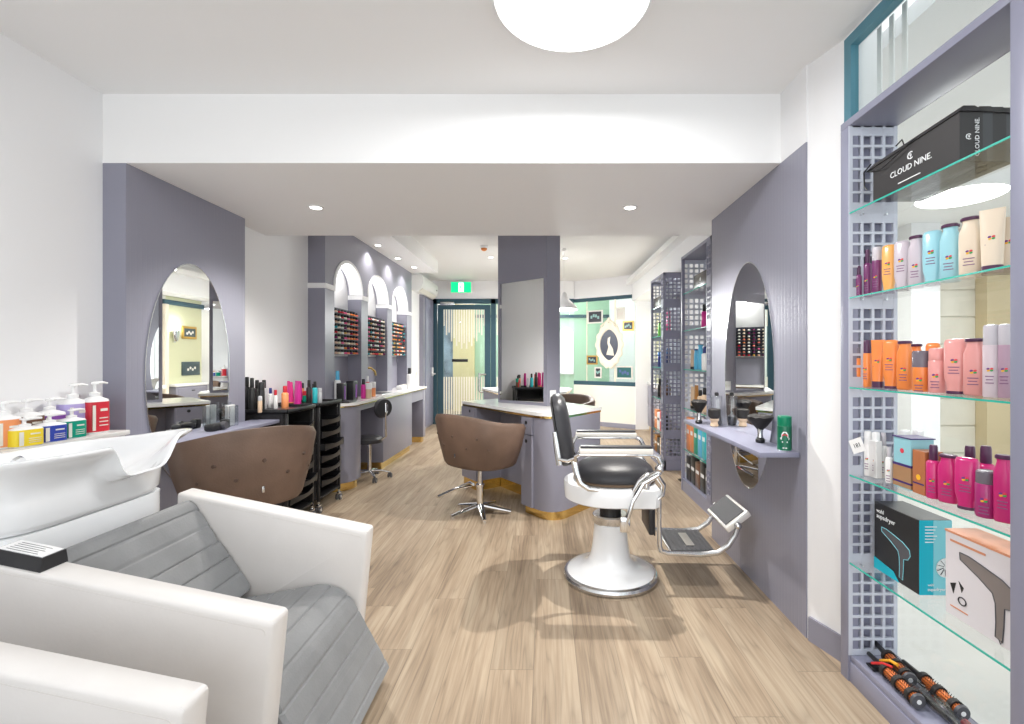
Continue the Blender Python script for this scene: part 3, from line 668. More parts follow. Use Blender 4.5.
tub_chair('brown tufted tub chair beside the shampoo basin, facing the left oval mirror', -1.72, 2.72, math.atan2(0.62, -0.78), 0.525)
tub_chair('brown tub chair mostly hidden on the far side of the central island', 0.25, 5.62, math.atan2(-0.78, -0.62), 0.47)

# ---- barber chair, facing +X
def barber():
    cx, cy = 0.407, 2.93
    t = thing('barber_chair', 'vintage white and chrome barber chair with black leather seat and round base', 'barber chair', (cx, cy, 0), -0.03)
    def B(): return MB()
    K = dict(world=False)
    B().lathe([(0.27, 0), (0.288, 0.006), (0.293, 0.022), (0.285, 0.036), (0.268, 0.042)], seg=64).build('base_rim', STEEL, t, **K)
    B().lathe([(0.270, 0.04), (0.262, 0.050), (0.235, 0.058), (0.195, 0.069), (0.160, 0.083), (0.138, 0.104), (0.122, 0.14), (0.111, 0.20), (0.104, 0.27), (0.098, 0.34)], seg=56).build('pedestal', ENAM, t, ang=60, **K)
    B().lathe([(0.104, 0.335), (0.110, 0.345), (0.110, 0.385), (0.102, 0.392), (0.07, 0.392)], seg=40).build('collar', STEEL, t, **K)
    B().lathe([(0.066, 0.39), (0.066, 0.50)], seg=32).build('hydraulic_ram', BLKM, t, **K)
    # enamel seat pan: rounded at the back, square in front
    def pan(r, z, fx): 
        pts = []
        for k in range(33):
            a = math.radians(90+180*k/32); pts.append((r*math.cos(a)-0.0, r*math.sin(a)*0.94, z))
        for xx, yy in ((fx-0.03, -r*0.94), (fx, -r*0.94+0.03), (fx, r*0.94-0.03), (fx-0.03, r*0.94)): pts.append((xx, yy, z))
        return pts
    B().rings([pan(0.20, 0.492, 0.20), pan(0.275, 0.496, 0.248), pan(0.284, 0.503, 0.256), pan(0.290, 0.592, 0.262), pan(0.286, 0.602, 0.258), pan(0.25, 0.608, 0.23)]).build('seat_pan', ENAM, t, ang=40, **K)
    # seat cushion
    def cush(r, z): return [(0.022+r*math.copysign(abs(math.cos(2*PI*k/40))**0.85, math.cos(2*PI*k/40))*0.97, r*math.copysign(abs(math.sin(2*PI*k/40))**0.85, math.sin(2*PI*k/40))*0.97, z) for k in range(40)]
    B().rings([cush(0.235, 0.608), cush(0.250, 0.625), cush(0.252, 0.655), cush(0.235, 0.69), cush(0.20, 0.713), cush(0.14, 0.733), cush(0.07, 0.743), cush(0.02, 0.745)]).build('seat_cushion', KLEA, t, ang=60, **K)
    B().rings([cush(0.250, 0.612), cush(0.256, 0.616), cush(0.256, 0.624), cush(0.250, 0.628)]).build('cushion_piping', pal('dark_bronze_studs', (0.12, 0.08, 0.05), 0.4), t, **K)
    # backrest: rounded oblong pad tilted back
    rings_ = []
    zc0, zc1 = 0.70, 1.105
    N = 28
    def bp(w, h, d, off):
        pts = []
        for k in range(36):
            a = 2*PI*k/36; y = w*math.copysign(abs(math.cos(a))**0.6, math.cos(a)); z = h*math.copysign(abs(math.sin(a))**0.6, math.sin(a))
            pts.append((d, y, z))
        return pts
    Mb = Matrix.Translation((-0.305, 0, 0.915)) @ Matrix.Rotation(math.radians(-9), 4, 'Y')
    b = B(); b.rings([bp(0.20, 0.195, -0.030, 0), bp(0.225, 0.215, -0.022, 0), bp(0.228, 0.218, 0.0, 0), bp(0.222, 0.212, 0.028, 0), bp(0.19, 0.18, 0.05, 0), bp(0.10, 0.10, 0.060, 0)])
    bmesh.ops.transform(b.bm, matrix=Mb, verts=b.bm.verts[:]); b.build('backrest', KLEA, t, ang=60, **K)
    b = B(); b.rings([bp(0.19, 0.185, -0.040, 0), bp(0.215, 0.205, -0.036, 0), bp(0.215, 0.205, -0.028, 0)]); bmesh.ops.transform(b.bm, matrix=Mb, verts=b.bm.verts[:]); b.build('back_shell', BLKM, t, **K)
    for s in (-1, 1):
        y = s*0.236
        b = B(); b.tube([(-0.345, y, 0.93), (-0.335, y, 0.86), (-0.318, y, 0.74)], [0.012, 0.016, 0.018], 10, 0.6)
        b.tube([(-0.325, y, 0.775), (-0.27, y, 0.765), (-0.225, y*1.05, 0.785), (-0.20, y*1.08, 0.83)], [0.016, 0.020, 0.018, 0.012], 10, 0.7)
        b.tube([(-0.235, y, 0.775), (-0.22, y*1.04, 0.70), (-0.20, y*1.06, 0.64), (-0.15, y*1.06, 0.605), (-0.09, y*1.06, 0.60)], [0.02, 0.017, 0.017, 0.013, 0.01], 10, 0.6)
        b.build('back_bracket', CHR, t, **K)
        ya = s*0.285
        b = B(); b.box(-0.205, 0.205, ya-0.036, ya+0.036, 0.820, 0.85, 0.006, 2); b.build('armrest', mat('ivory_enamel', (0.84, 0.80, 0.74), 0.25, bump=(20, 0.01)), t, **K)
        b = B(); b.box(-0.200, 0.200, ya-0.030, ya+0.030, 0.8505, 0.862, 0.006, 2); b.build('arm_pad', KLEA, t, **K)
        b = B(); b.box(-0.21, 0.21, ya-0.030, ya+0.030, 0.806, 0.8205, 0.005, 2)
        b.tube([(0.20, ya, 0.815), (0.235, ya, 0.80), (0.255, ya, 0.76), (0.24, ya, 0.715), (0.205, ya, 0.69), (0.175, ya, 0.66), (0.17, ya, 0.62)], [0.014, 0.016, 0.018, 0.02, 0.024, 0.02, 0.02], 12)
        b.tube([(-0.20, ya, 0.815), (-0.225, ya*0.96, 0.80), (-0.225, ya*0.9, 0.77)], 0.014, 10)
        b.sphere((0.245, ya, 0.735), 0.026)
        b.build('arm_frame', CHR, t, **K)
        yb = s*0.27
        b = B(); b.tube([(0.10, yb, 0.605), (0.13, yb, 0.66), (0.18, yb, 0.70), (0.235, yb, 0.69), (0.27, yb, 0.64), (0.265, yb, 0.585), (0.24, yb, 0.56)], [0.014, 0.018, 0.02, 0.022, 0.02, 0.018, 0.014], 12, 0.7)
        b.build('scroll_bracket', CHR, t, **K)
        # foot rest side rail
        yf = s*0.19
        b = B(); b.tube([(0.262, yf, 0.60), (0.262, yf, 0.40), (0.265, yf, 0.265), (0.275, yf, 0.235), (0.31, yf, 0.222), (0.50, yf, 0.216), (0.60, yf, 0.228), (0.66, yf, 0.27), (0.70, yf, 0.33), (0.715, yf, 0.38)], [0.014]*5+[0.016]*3+[0.014, 0.016], 10)
        b.sphere((0.715, yf, 0.385), 0.022); b.build('footrest_rail', STEEL, t, **K)
    b = B(); b.tube([(0.235, -0.30, 0.705), (0.15, -0.31, 0.66), (0.09, -0.315, 0.56), (0.055, -0.315, 0.44)], [0.016, 0.017, 0.017, 0.014], 10, 0.8)
    b.box(0.02, 0.075, -0.325, -0.305, 0.385, 0.47, 0.008); b.build('recline_lever', CHR, t, **K)
    b = B(); b.box(0.215, 0.25, -0.13, 0.13, 0.30, 0.49, 0.01)
    for k in range(9): b.box(0.25, 0.257, -0.11+k*0.0265, -0.098+k*0.0265, 0.29, 0.49, 0.002)
    b.build('calf_pad', KLEA, t, **K)
    b = B(); b.box(0.33, 0.60, -0.185, 0.185, 0.205, 0.222, 0.006); b.build('foot_plate', STEEL, t, **K)
    b = B(); b.box(0.34, 0.59, -0.165, 0.165, 0.222, 0.232, 0.004)
    for k in range(9): b.box(0.345+k*0.027, 0.357+k*0.027, -0.16, 0.16, 0.232, 0.236, 0.001)
    b.build('foot_mat', RUB, t, **K)
    b = B(); b.box(0.44, 0.49, -0.11, 0.09, 0.236, 0.240, 0.001); b.build('maker_plate', mat('worn_silver_plate', (0.4, 0.38, 0.35), 0.4, 0.6, bump=(80, 0.3)), t, **K)
    Mp = Matrix.Translation((0.725, 0, 0.40)) @ Matrix.Rotation(math.radians(-38), 4, 'Y')
    b = B(); b.box(-0.085, 0.085, -0.17, 0.17, -0.02, 0.02, 0.008, 2, M=Mp); b.build('flip_foot_pad', CAST, t, **K)
    b = B(); b.box(-0.068, 0.068, -0.152, 0.152, 0.02, 0.026, 0.002, 1, M=Mp); b.box(-0.068, 0.068, -0.152, 0.152, -0.026, -0.02, 0.002, 1, M=Mp); b.build('pad_mat', RUB, t, **K)
barber()

# ---- shampoo units facing +X
def shampoo_chair(yn, label):
    yf = yn+0.60
    t = thing('shampoo_chair', label, 'shampoo chair', (-1.15, yn+0.3, 0))
    arm = [(-1.56, 0.10), (-1.56, 0.786), (-0.753, 0.62), (-0.80, 0.12), (-0.84, 0.08), (-1.6, 0.08)]
    for y0, y1 in ((yf, yf+0.085), (yn-0.085, yn)):
        b = MB(); p = arm
        e = 0.008
        def ins(q, d):
            c = Vector((-1.2, 0.42)); return [(x+(c.x-x)/abs(c.x-x+1e-9)*d, z+(c.y-z)/abs(c.y-z+1e-9)*d) for x, z in q]
        rp = rounded(arm, [0.02, 0.02, 0.016, 0.02, 0.02, 0.02], 5)
        b.rings([[(x, y0, z) for x, z in ins(rp, e)], [(x, y0+0.004, z) for x, z in ins(rp, 0.004)], [(x, y0+e, z) for x, z in rp], [(x, y1-e, z) for x, z in rp], [(x, y1-0.004, z) for x, z in ins(rp, 0.004)], [(x, y1, z) for x, z in ins(rp, e)]])
        o = b.build('armrest', WLEA, t, ang=50)
        b = MB(); q = ins(rp, 0.022); q = q[6:18]
        b.tube([(x, y0-0.0002, z) for x, z in q[:12]], 0.0009, 6)
        b.build('seam', mat('pale_seam_thread', (0.66, 0.63, 0.6), 0.6, bump=(90, 0.1)), o)
    # channelled cushions (profile in X,Z, extruded along Y, grooves along Y)
    def channel(path, th, name):
        top = []
        pts = [Vector(p) for p in path]; cum = [0]
        for a_, b_ in zip(pts[:-1], pts[1:]): cum.append(cum[-1]+(b_-a_).length)
        def at(s):
            for i in range(len(pts)-1):
                if s <= cum[i+1] or i == len(pts)-2:
                    k = (s-cum[i])/(cum[i+1]-cum[i]); p = pts[i].lerp(pts[i+1], k); d_ = (pts[i+1]-pts[i]).normalized(); return p, Vector((-d_.y, d_.x))
        n = int(cum[-1]/0.006); pitch = 0.08; prof = []
        for i in range(n+1):
            s = cum[-1]*i/n; p, nn = at(s); g = abs(((s+0.02) % pitch)-pitch/2)/(pitch/2)   # 1 at groove
            dep = -0.007*max(0, (g-0.86)/0.14)+0.0015*(1-g*g)
            prof.append(p+nn*dep)
        back = [at(cum[-1]*i/12)[0]-at(cum[-1]*i/12)[1]*th for i in range(12, -1, -1)]
        poly = [tuple(p) for p in prof]+[tuple(p) for p in back]
        y0, y1 = yn+0.004, yf-0.004
        c = Vector((sum(p[0] for p in poly)/len(poly), sum(p[1] for p in poly)/len(poly)))
        b = MB(); sh = [tuple(Vector(p)+(c-Vector(p)).normalized()*0.012) for p in poly]
        b.rings([[(x, y0, z) for x, z in sh], [(x, y0+0.012, z) for x, z in poly], [(x, y1-0.012, z) for x, z in poly], [(x, y1, z) for x, z in sh]])
        return b.build(name, GLEA, t, ang=28)
    channel(rounded([(-1.56, 0.70), (-1.50, 0.775), (-1.36, 0.57), (-1.235, 0.385)], [0, 0.05, 0.1, 0]), 0.09, 'backrest')
    channel(rounded([(-1.27, 0.345), (-1.10, 0.375), (-0.85, 0.425), (-0.655, 0.055)], [0, 0.03, 0.13, 0]), 0.10, 'seat')
    b = MB(); b.prism([(-1.60, 0.08), (-1.60, 0.55), (-1.50, 0.55), (-1.30, 0.24), (-0.98, 0.24), (-0.92, 0.08)], yn+0.001, yf-0.001, 'y'); b.build('seat_box', WLEA, t)
    b = MB(); b.box(-1.55, -0.86, yn-0.05, yf+0.05, 0, 0.08); b.build('plinth', BLKM, t)
    return t
shampoo_chair(1.388, 'grey channelled shampoo seat between two white slab armrests under the basin')
shampoo_chair(0.377, 'nearest shampoo seat, only its white armrest end showing at the bottom left corner')
def basin(yc, label):
    t = thing('shampoo_basin', label, 'basin', (-1.85, yc, 0))
    N = 96
    def loop(x0, x1, hw, z, e=5.0, dip=0, xo=0, flare=0):
        cx = (x0+x1)/2; rx = (x1-x0)/2; dense = []
        for k in range(721):
            q = -PI+2*PI*k/720; c_, s_ = math.cos(q), math.sin(q)
            dense.append((cx+rx*math.copysign(abs(c_)**(2/e), c_), hw*math.copysign(abs(s_)**(2/e), s_)))
        cum = [0]
        for p, q in zip(dense[:-1], dense[1:]): cum.append(cum[-1]+math.hypot(q[0]-p[0], q[1]-p[1]))
        pts = []; i = 0
        for k in range(N):
            tgt = cum[-1]*k/N
            while cum[i+1] < tgt: i += 1
            f = (tgt-cum[i])/max(1e-9, cum[i+1]-cum[i]); x = dense[i][0]+(dense[i+1][0]-dense[i][0])*f; y = dense[i][1]+(dense[i+1][1]-dense[i][1])*f
            front = (x-cx)/rx; fr = max(0, front)
            g = math.exp(-(abs(y-0.07)/0.125)**6)
            zz = z-dip*g*min(1, fr*1.15)**3
            if dip: zz += 0.03*front+0.012*fr*(abs(y)/hw)**2
            x -= flare*math.exp(-(abs(y-0.07)/0.15)**4)*fr**3
            pts.append((x, yc+y, zz))
        return pts
    N = 180
    L = [loop(-1.98, -1.62, 0.29, 0.805, 4), loop(-2.00, -1.59, 0.308, 0.811, 4.5), loop(-2.02, -1.578, 0.318, 0.83, 4.5), loop(-2.04, -1.572, 0.325, 0.87, 4.5, 0.005), loop(-2.06, -1.558, 0.335, 0.92, 4.5, 0.04), loop(-2.075, -1.53, 0.346, 0.965, 5, 0.075, 0, 0.0), loop(-2.085, -1.49, 0.356, 0.995, 5, 0.10, 0, 0.015), loop(-2.09, -1.468, 0.366, 1.010, 5, 0.112, 0, 0.022),
         loop(-2.088, -1.468, 0.368, 1.017, 5, 0.115, 0, 0.022), loop(-2.082, -1.475, 0.362, 1.020, 5, 0.115, 0, 0.02), loop(-2.07, -1.487, 0.350, 1.016, 5, 0.113, 0, 0.015), loop(-2.055, -1.505, 0.334, 0.995, 4.5, 0.10, 0, 0.01), loop(-2.04, -1.54, 0.30, 0.955, 4, 0.075), loop(-2.01, -1.59, 0.25, 0.91, 3.4, 0.04), loop(-1.96, -1.67, 0.18, 0.882, 2.8), loop(-1.90, -1.77, 0.09, 0.870, 2.2), loop(-1.87, -1.82, 0.03, 0.868, 2)]
    b = MB(); b.rings(L); o = b.build('bowl', CER, t, ang=70)
    b = MB(); b.rings([[(x, y, z) for x, y, z in loop(-1.98, -1.59, 0.31, zz, 6)] for zz in (0.0, 0.806)]); b.build('pedestal', CER, t, ang=50)
    b = MB(); b.lathe([(0.03, 0.868), (0.028, 0.874), (0.012, 0.872), (0.001, 0.870)], (-1.845, yc, 0.002), 20); b.build('drain', CHR, t)
    b = MB(); b.lathe([(0.024, 0), (0.022, 0.012), (0.001, 0.014)], (0, 0, 0), 20, M=frame((-2.035, yc+0.12, 0.955), (0, 1, 0), (0.4, 0, 0.9))); b.build('overflow_cap', CHR, t)
    return t
basin(1.69, 'white ceramic shampoo basin with dipped neck rest behind the grey channelled seat')
def remote():
    t = thing('card_holder', 'black block with a printed white card on the rear of the middle armrest', 'card holder', (-1.478, 1.345, 0.77))
    M = Matrix.Translation((-1.478, 1.345, 0.770)) @ Matrix.Rotation(math.radians(11.6), 4, 'Y')
    b = MB(); b.rings([[M @ Vector(p) for p in q] for q in ([(-0.08, -0.038, 0), (0.075, -0.038, 0), (0.075, 0.04, 0), (-0.08, 0.04, 0)], [(-0.07, -0.030, 0.036), (0.066, -0.030, 0.036), (0.066, 0.036, 0.036), (-0.07, 0.036, 0.036)])]); b.build('block', BLK, t)
    b = MB(); b.box(-0.066, 0.062, -0.027, 0.033, 0.036, 0.038, M=M); b.build('paper_card', WPLA, t)
    b = MB()
    for k in range(5): b.box(-0.05, 0.04-0.01*(k % 2), -0.02+k*0.010, -0.018+k*0.010, 0.038, 0.0384, M=M)
    b.build('printed_lines', DGREY, t)
remote()
# ledge behind the basins
struct(MB().box(XL, -2.19, 0.2, 2.45, 0.0, 0.955).build('trim_7', WHITE)); struct(MB().box(XL, -2.17, 0.2, 2.46, 0.955, 0.98, 0.004).build('trim_8', mat('ledge_stone', (0.66, 0.65, 0.64), 0.3, var=(8, 0.08))))
# ---- oval mirrors and their shelves
def oval_mirror(x, y, s, label):
    t = thing('oval_mirror', label, 'mirror', (x, y, 0.55))
    a, bz, zc = 0.352, 0.70, 1.25
    ring = lambda k, xx: [(xx, y+(a-k)*math.cos(2*PI*i/96), zc+(bz-k)*math.sin(2*PI*i/96)) for i in range(96)]
    MB().rings([ring(0, x+s*0.0005), ring(0, x+s*0.004), ring(0.004, x+s*0.0055)]).build('mirror_glass', MIRR, t, smooth=False)
    b = MB(); b.rings([ring(-0.001, x+s*0.004), ring(-0.002, x+s*0.006), ring(0.003, x+s*0.0062), ring(0.004, x+s*0.0052)], cap0=False, cap1=False); b.build('bevelled_edge', STEEL, t)
oval_mirror(-2.245, 2.985, 1, 'tall oval mirror on the left grey panel above the brown chair')
oval_mirror(1.263, 2.93, -1, 'tall oval mirror on the right grey panel beyond the barber chair')
def wall_shelf(x0, x1, label):
    t = thing('wall_shelf', label, 'shelf', (x0, 2.95, 0.85))
    MB().box(min(x0, x1), max(x0, x1), 2.32 if x0 > 0 else 2.53, 3.60, 0.862, 0.888, 0.003).build('shelf_board', GREYD, t)
    for y in (2.75, 3.25): 
        s = -1 if x1 < x0 else 1
        MB().prism([(x0, 0.862), (x0, 0.80), (x0+s*0.01, 0.80), (x0+s*0.10, 0.855), (x0+s*0.10, 0.862)], y-0.012, y+0.012, 'y').build('bracket', GREY, t)
wall_shelf(1.2575, 1.06, 'narrow grey shelf crossing the right oval mirror, holding brushes')
wall_shelf(-2.2395, -2.03, 'narrow grey shelf crossing the left oval mirror, holding clippers stand')
# ---- trolleys
def trolley(y0, y1, label, open_trays):
    x0, x1, zt = -2.34, -1.97, 0.965
    t = thing('salon_trolley', label, 'trolley', ((x0+x1)/2, (y0+y1)/2, 0))
    for x in (x0, x1-0.022):
        for y in (y0, y1-0.022): MB().box(x, x+0.022, y, y+0.022, 0.10, zt-0.03, 0.003).build('post', BLKM, t)
    b = MB(); b.box(x0-0.01, x1+0.01, y0-0.008, y1+0.008, zt-0.035, zt-0.02, 0.004); 
    for q in ((x0-0.01, x0, y0-0.008, y1+0.008), (x1, x1+0.01, y0-0.008, y1+0.008), (x0-0.01, x1+0.01, y0-0.008, y0), (x0-0.01, x1+0.01, y1, y1+0.008)): b.box(*q, zt-0.035, zt, 0.003)
    b.build('top_tray', BLK, t)
    b = MB(); b.box(x0, x1, y0, y1, 0.12, 0.135, 0.002); b.box(x0+0.005, x1-0.03, y0+0.004, y0+0.010, 0.13, zt-0.03); b.box(x0+0.005, x0+0.012, y0, y1, 0.13, zt-0.03); b.box(x0+0.005, x1-0.03, y1-0.010, y1-0.004, 0.13, zt-0.03)
    b.build('side_panels', BLKM, t)
    n = 6
    for k in range(n):
        z = 0.20+k*(zt-0.32)/n+0.02; h = 0.062; pull = 0.02 if k != open_trays else 0.05
        b = MB(); xa, xb = x0+0.02, x1-0.01+pull; ya, yb = y0+0.026, y1-0.026
        b.box(xa, xb, ya, yb, z, z+0.004); b.box(xa, xb, ya, ya+0.004, z, z+h); b.box(xa, xb, yb-0.004, yb, z, z+h)
        m = 12; f = []
        for i in range(m+1):
            yy = ya+(yb-ya)*i/m; bul = 0.025*math.sin(PI*i/m); lo = 0.018*math.sin(PI*i/m)
            f.append([(xb-0.002, yy, z), (xb+bul*0.6, yy, z+0.004), (xb+bul+0.004, yy, z+h-lo), (xb+bul-0.004, yy, z+h-lo), (xb-0.006, yy, z+0.01)])
        b.rings(f); tr = b.build('drawer_tray', BLK, t)
    b = MB()
    for x in (x0+0.012, x1-0.012):
        for y in (y0+0.012, y1-0.012): 
            c = MB(); c.cyl((x, y, 0.05), (x, y, 0.12), 0.008, seg=10); c.box(x-0.018, x+0.018, y-0.022, y+0.022, 0.055, 0.078, 0.008)
            co = c.build('caster', CHR, t); c = MB(); 
            for s in (-1, 1): c.cyl((x+s*0.010, y, 0.03), (x+s*0.022, y, 0.03), 0.03, seg=20)
            c.build('wheel', DGREY, co); c = MB(); 
            for s in (-1, 1): c.cyl((x+s*0.0222, y, 0.03), (x+s*0.0235, y, 0.03), 0.014, seg=14)
            c.build('hub_cap', CHR, co)
    b.bm.free()
    return t
trolley(3.59, 4.01, 'black drawer trolley nearest the left oval mirror, crowded with bottles', 1)
trolley(4.10, 4.53, 'black drawer trolley between the other trolley and the rounded counter end', 3)
for k, (x, y, c_, l) in enumerate((( -1.965, 3.82, (0.05, .3, .5), 'blue'),)):
    pass
# ---- manicure stool tucked in the knee hole
def stool():
    x, y = -1.98, 5.30
    t = thing('saddle_stool', 'small black and chrome wheeled stool tucked in the counter knee hole', 'stool', (x, y, 0))
    b = MB()
    for k in range(5):
        a = 2*PI*k/5+0.3; b.tube([(x, y, 0.09), (x+0.12*math.cos(a), y+0.12*math.sin(a), 0.085), (x+0.22*math.cos(a), y+0.22*math.sin(a), 0.06)], [0.02, 0.017, 0.012], 8, 0.7)
    b.cyl((x, y, 0.07), (x, y, 0.40), 0.02, seg=14); b.build('star_base', CHR, t)
    for k in range(5):
        a = 2*PI*k/5+0.3; p = (x+0.22*math.cos(a), y+0.22*math.sin(a)); c = MB()
        for s in (-1, 1): c.cyl((p[0]+s*0.008, p[1], 0.027), (p[0]+s*0.02, p[1], 0.027), 0.027, seg=16)
        c.cyl((p[0], p[1], 0.03), (p[0], p[1], 0.065), 0.007, seg=8); c.build('caster', DGREY, t)
    MB().lathe([(0.12, 0.40), (0.17, 0.41), (0.175, 0.45), (0.15, 0.475), (0.05, 0.48)], (x-0.03, y, 0), 32, sy=0.9).build('seat', KLEA, t)
    b = MB(); b.cyl((x+0.155, y-0.02, 0.80), (x+0.185, y-0.04, 0.80), 0.115, 0.10, 28); b.build('backrest', KLEA, t)
    b = MB(); b.tube([(x+0.10, y, 0.42), (x+0.19, y-0.01, 0.48), (x+0.195, y-0.03, 0.62), (x+0.20, y-0.045, 0.80)], [0.012]*4, 8); b.tube([(x+0.205, y-0.07, 0.86), (x+0.21, y-0.075, 0.76), (x+0.205, y-0.045, 0.73), (x+0.205, y-0.015, 0.76), (x+0.205, y-0.012, 0.84)], 0.008, 8); b.build('back_bar', CHR, t)
stool()
# ---- cabinet seen only in the left mirror, plus the wall sconce and pictures by it
def mirror_side():
    t = thing('drawer_cabinet', 'dark grey drawer cabinet with white top, reflected in the left oval mirror', 'cabinet', (1.96, 7.4, 0))
    MB().box(1.83, 2.10, 6.7, 7.75, 0.08, 0.86, 0.004).build('body', GREY, t)
    MB().box(1.80, 2.10, 6.68, 7.80, 0.86, 0.92, 0.01).build('worktop', TOP, t); MB().box(1.86, 2.10, 6.75, 7.72, 0, 0.08).build('plinth', BRASS, t)
    for k in range(3):
        z0 = 0.10+k*0.255; d_ = MB().box(1.812, 1.83, 6.72, 7.73, z0, z0+0.24, 0.004).build('drawer', GREY, t)
        MB().box(1.806, 1.813, 7.36, 7.44, z0+0.175, z0+0.20, 0.008).build('finger_pull', BLK, d_)
    t2 = thing('drawer_cabinet', 'second dark grey cabinet with white top at right in the left oval mirror', 'cabinet', (1.99, 8.55, 0))
    MB().box(1.97, 2.10, 8.22, 8.98, 0.08, 0.86, 0.004).build('body', GREY, t2); MB().box(1.95, 2.10, 8.2, 8.99, 0.86, 0.91, 0.008).build('worktop', TOP, t2); MB().box(1.99, 2.10, 8.24, 8.96, 0, 0.08).build('plinth', BRASS, t2)
    for z0 in (0.12, 0.49):
        d_ = MB().box(1.955, 1.97, 8.25, 8.95, z0, z0+0.34, 0.004).build('drawer', GREY, t2); MB().box(1.948, 1.956, 8.56, 8.64, z0+0.28, z0+0.30, 0.008).build('finger_pull', BLK, d_)
    t3 = thing('wall_sconce', 'chrome uplighter sconce on pale green wall, seen in the left oval mirror', 'wall lamp', (2.08, 8.32, 1.75))
    MB().lathe([(0.03, 1.66), (0.05, 1.70), (0.09, 1.85), (0.085, 1.85), (0.045, 1.72)], (2.05, 8.32, 0), 24, sx=0.5).build('shade', CHR, t3); MB().box(2.07, 2.1, 8.30, 8.34, 1.64, 1.74, 0.005).build('wall_bracket', CHR, t3)
    MB().sphere((2.05, 8.32, 1.84), 0.025).build('bulb', DLI, t3); lamp('sconce_light', 'POINT', (2.02, 8.32, 1.92), 4, 0.03)
    PD = pal('dark_photo_print', (0.06, 0.09, 0.10)); 
    def pic(y0, y1, z0, z1, m, lab):
        p = thing('framed_picture', lab, 'picture', (2.09, (y0+y1)/2, z0)); MB().box(2.075, 2.1, y0, y1, z0, z1, 0.006).build('picture_frame', m, p)
        q = MB().box(2.072, 2.076, y0+0.04, y1-0.04, z0+0.04, z1-0.04).build('print', PD, p)
        b = MB(); 
        for k in range(4): b.disc((2.072, y0+(y1-y0)*(0.3+0.13*k), z0+(z1-z0)*(0.42+0.12*(k % 2))), 0.025, (-1, 0, 0), 0.001, 12)
        b.build('pale_shapes', ALC, q)
    pic(8.5, 8.85, 1.72, 1.95, GOLD, 'gold framed picture on pale green wall, upper one in the left oval mirror')
    pic(8.5, 8.93, 1.05, 1.30, PD, 'dark unframed picture under the gold one in the left oval mirror')
    t4 = thing('mirror_trim_post', 'teal doorway post seen in the left oval mirror between two wall colours', 'post', (2.05, 8.1, 0)); MB().box(2.03, 2.1, 8.06, 8.14, 0, 2.3, 0.005).build('post', CREAM, t4); MB().box(2.04, 2.1, 8.05, 9.0, 2.3, 2.38, 0.005).build('lintel', TEAL, t4)
mirror_side()
# ------------------------------------------------------------------ lattice display units
def lattice(mb, x0, x1, zs, y0, y1, nc, pitch, axis='x', bar=None):
    """lattice filling x0..x1 (or y if axis is 'y'), zs = list of (z0,z1) hole fields; solid elsewhere"""
    bar = bar or pitch*0.3
    def bx(a0, a1, z0, z1):
        if z1-z0 < 1e-4 or a1-a0 < 1e-4: return
        if axis == 'x': mb.box(a0, a1, y0, y1, z0, z1)
        else: mb.box(y0, y1, a0, a1, z0, z1)
    W_ = x1-x0; m = (W_-nc*pitch+bar)/2
    lo = zs[0][0]; hi = zs[-1][1]
    bx(x0, x0+m, lo, hi); bx(x1-m, x1, lo, hi)
    for c in range(nc-1): a0 = x0+m+(c+1)*pitch-bar; bx(a0, a0+bar, lo, hi)
    y0 += 0.0006; y1 -= 0.0006
    prev = lo
    for z0, z1 in zs:
        if z0 > prev: bx(x0+m, x1-m, prev, z0)
        n = max(1, int(round((z1-z0)/pitch))); p = (z1-z0)/n
        for r in range(n+1):
            z = z0+r*p; bx(x0+m, x1-m, max(z0, z-bar/2), min(z1, z+bar/2))
        prev = z1
SH = [0.50, 0.867, 1.233, 1.608, 1.962]
def window_display():
    t = thing('display_case', 'tall grey window display with lattice end and glass shelves at the right edge', 'display unit', (1.37, 1.3, 0))
    XF, XB, YE = 1.27, 1.475, 2.02
    b = MB(); b.box(XF, XF+0.045, YE-0.05, YE, 0, 2.3245, 0.002); b.box(XF, XF+0.045, 1.235, 1.284, 0, 2.3245, 0.002); b.box(XF, XF+0.045, 0.35, 0.40, 0, 2.3245, 0.002); b.build('front_posts', GREYD, t)
    MB().box(XF, XB, 0.35, YE, 2.325, 2.355, 0.002).build('top_board', GREYD, t)
    b = MB(); b.box(XF+0.012, XB, 0.35, YE-0.01, 0.085, 0.11, 0.002); b.box(XF+0.006, XF+0.025, 0.35, YE-0.05, 0.0, 0.084, 0.002); b.build('base_board', GREYD, t)
    b = MB(); zs = [(0.13, 0.46), (0.53, 0.835), (0.90, 1.195), (1.27, 1.565), (1.645, 1.925), (2.0, 2.29)]
    lattice(b, XF+0.002, XB, [(0.11, 0.111)]+zs+[(2.32, 2.325)], YE-0.0535, YE-0.040, 4, 0.0456, bar=0.0105); b.build('lattice_end', LATT, t, smooth=False)
    MB().box(XF+0.02, XB+0.015, YE-0.020, YE-0.008, 0.11, 2.325).build('end_backing', GREYD, t)
    g = MB(); g.box(XB-0.006, XB, 0.35, YE-0.052, 0.11, 2.325); g.build('back_glass', PANE, t)
    for z in SH:
        s = MB().box(XF+0.006, XB-0.01, 0.40, YE-0.055, z-0.006, z).build('glass_shelf', GLASS, t)
        MB().box(XF+0.003, XF+0.006, 0.40, YE-0.055, z-0.006, z).build('green_edge', GEDGE, s)
    for z in SH:
        b = MB()
        for x in (XF+0.05, XF+0.15): b.cyl((x, YE-0.07, z-0.010), (x, YE-0.052, z-0.010), 0.004, seg=8)
        b.build('shelf_pins', STEEL, t)
window_display()
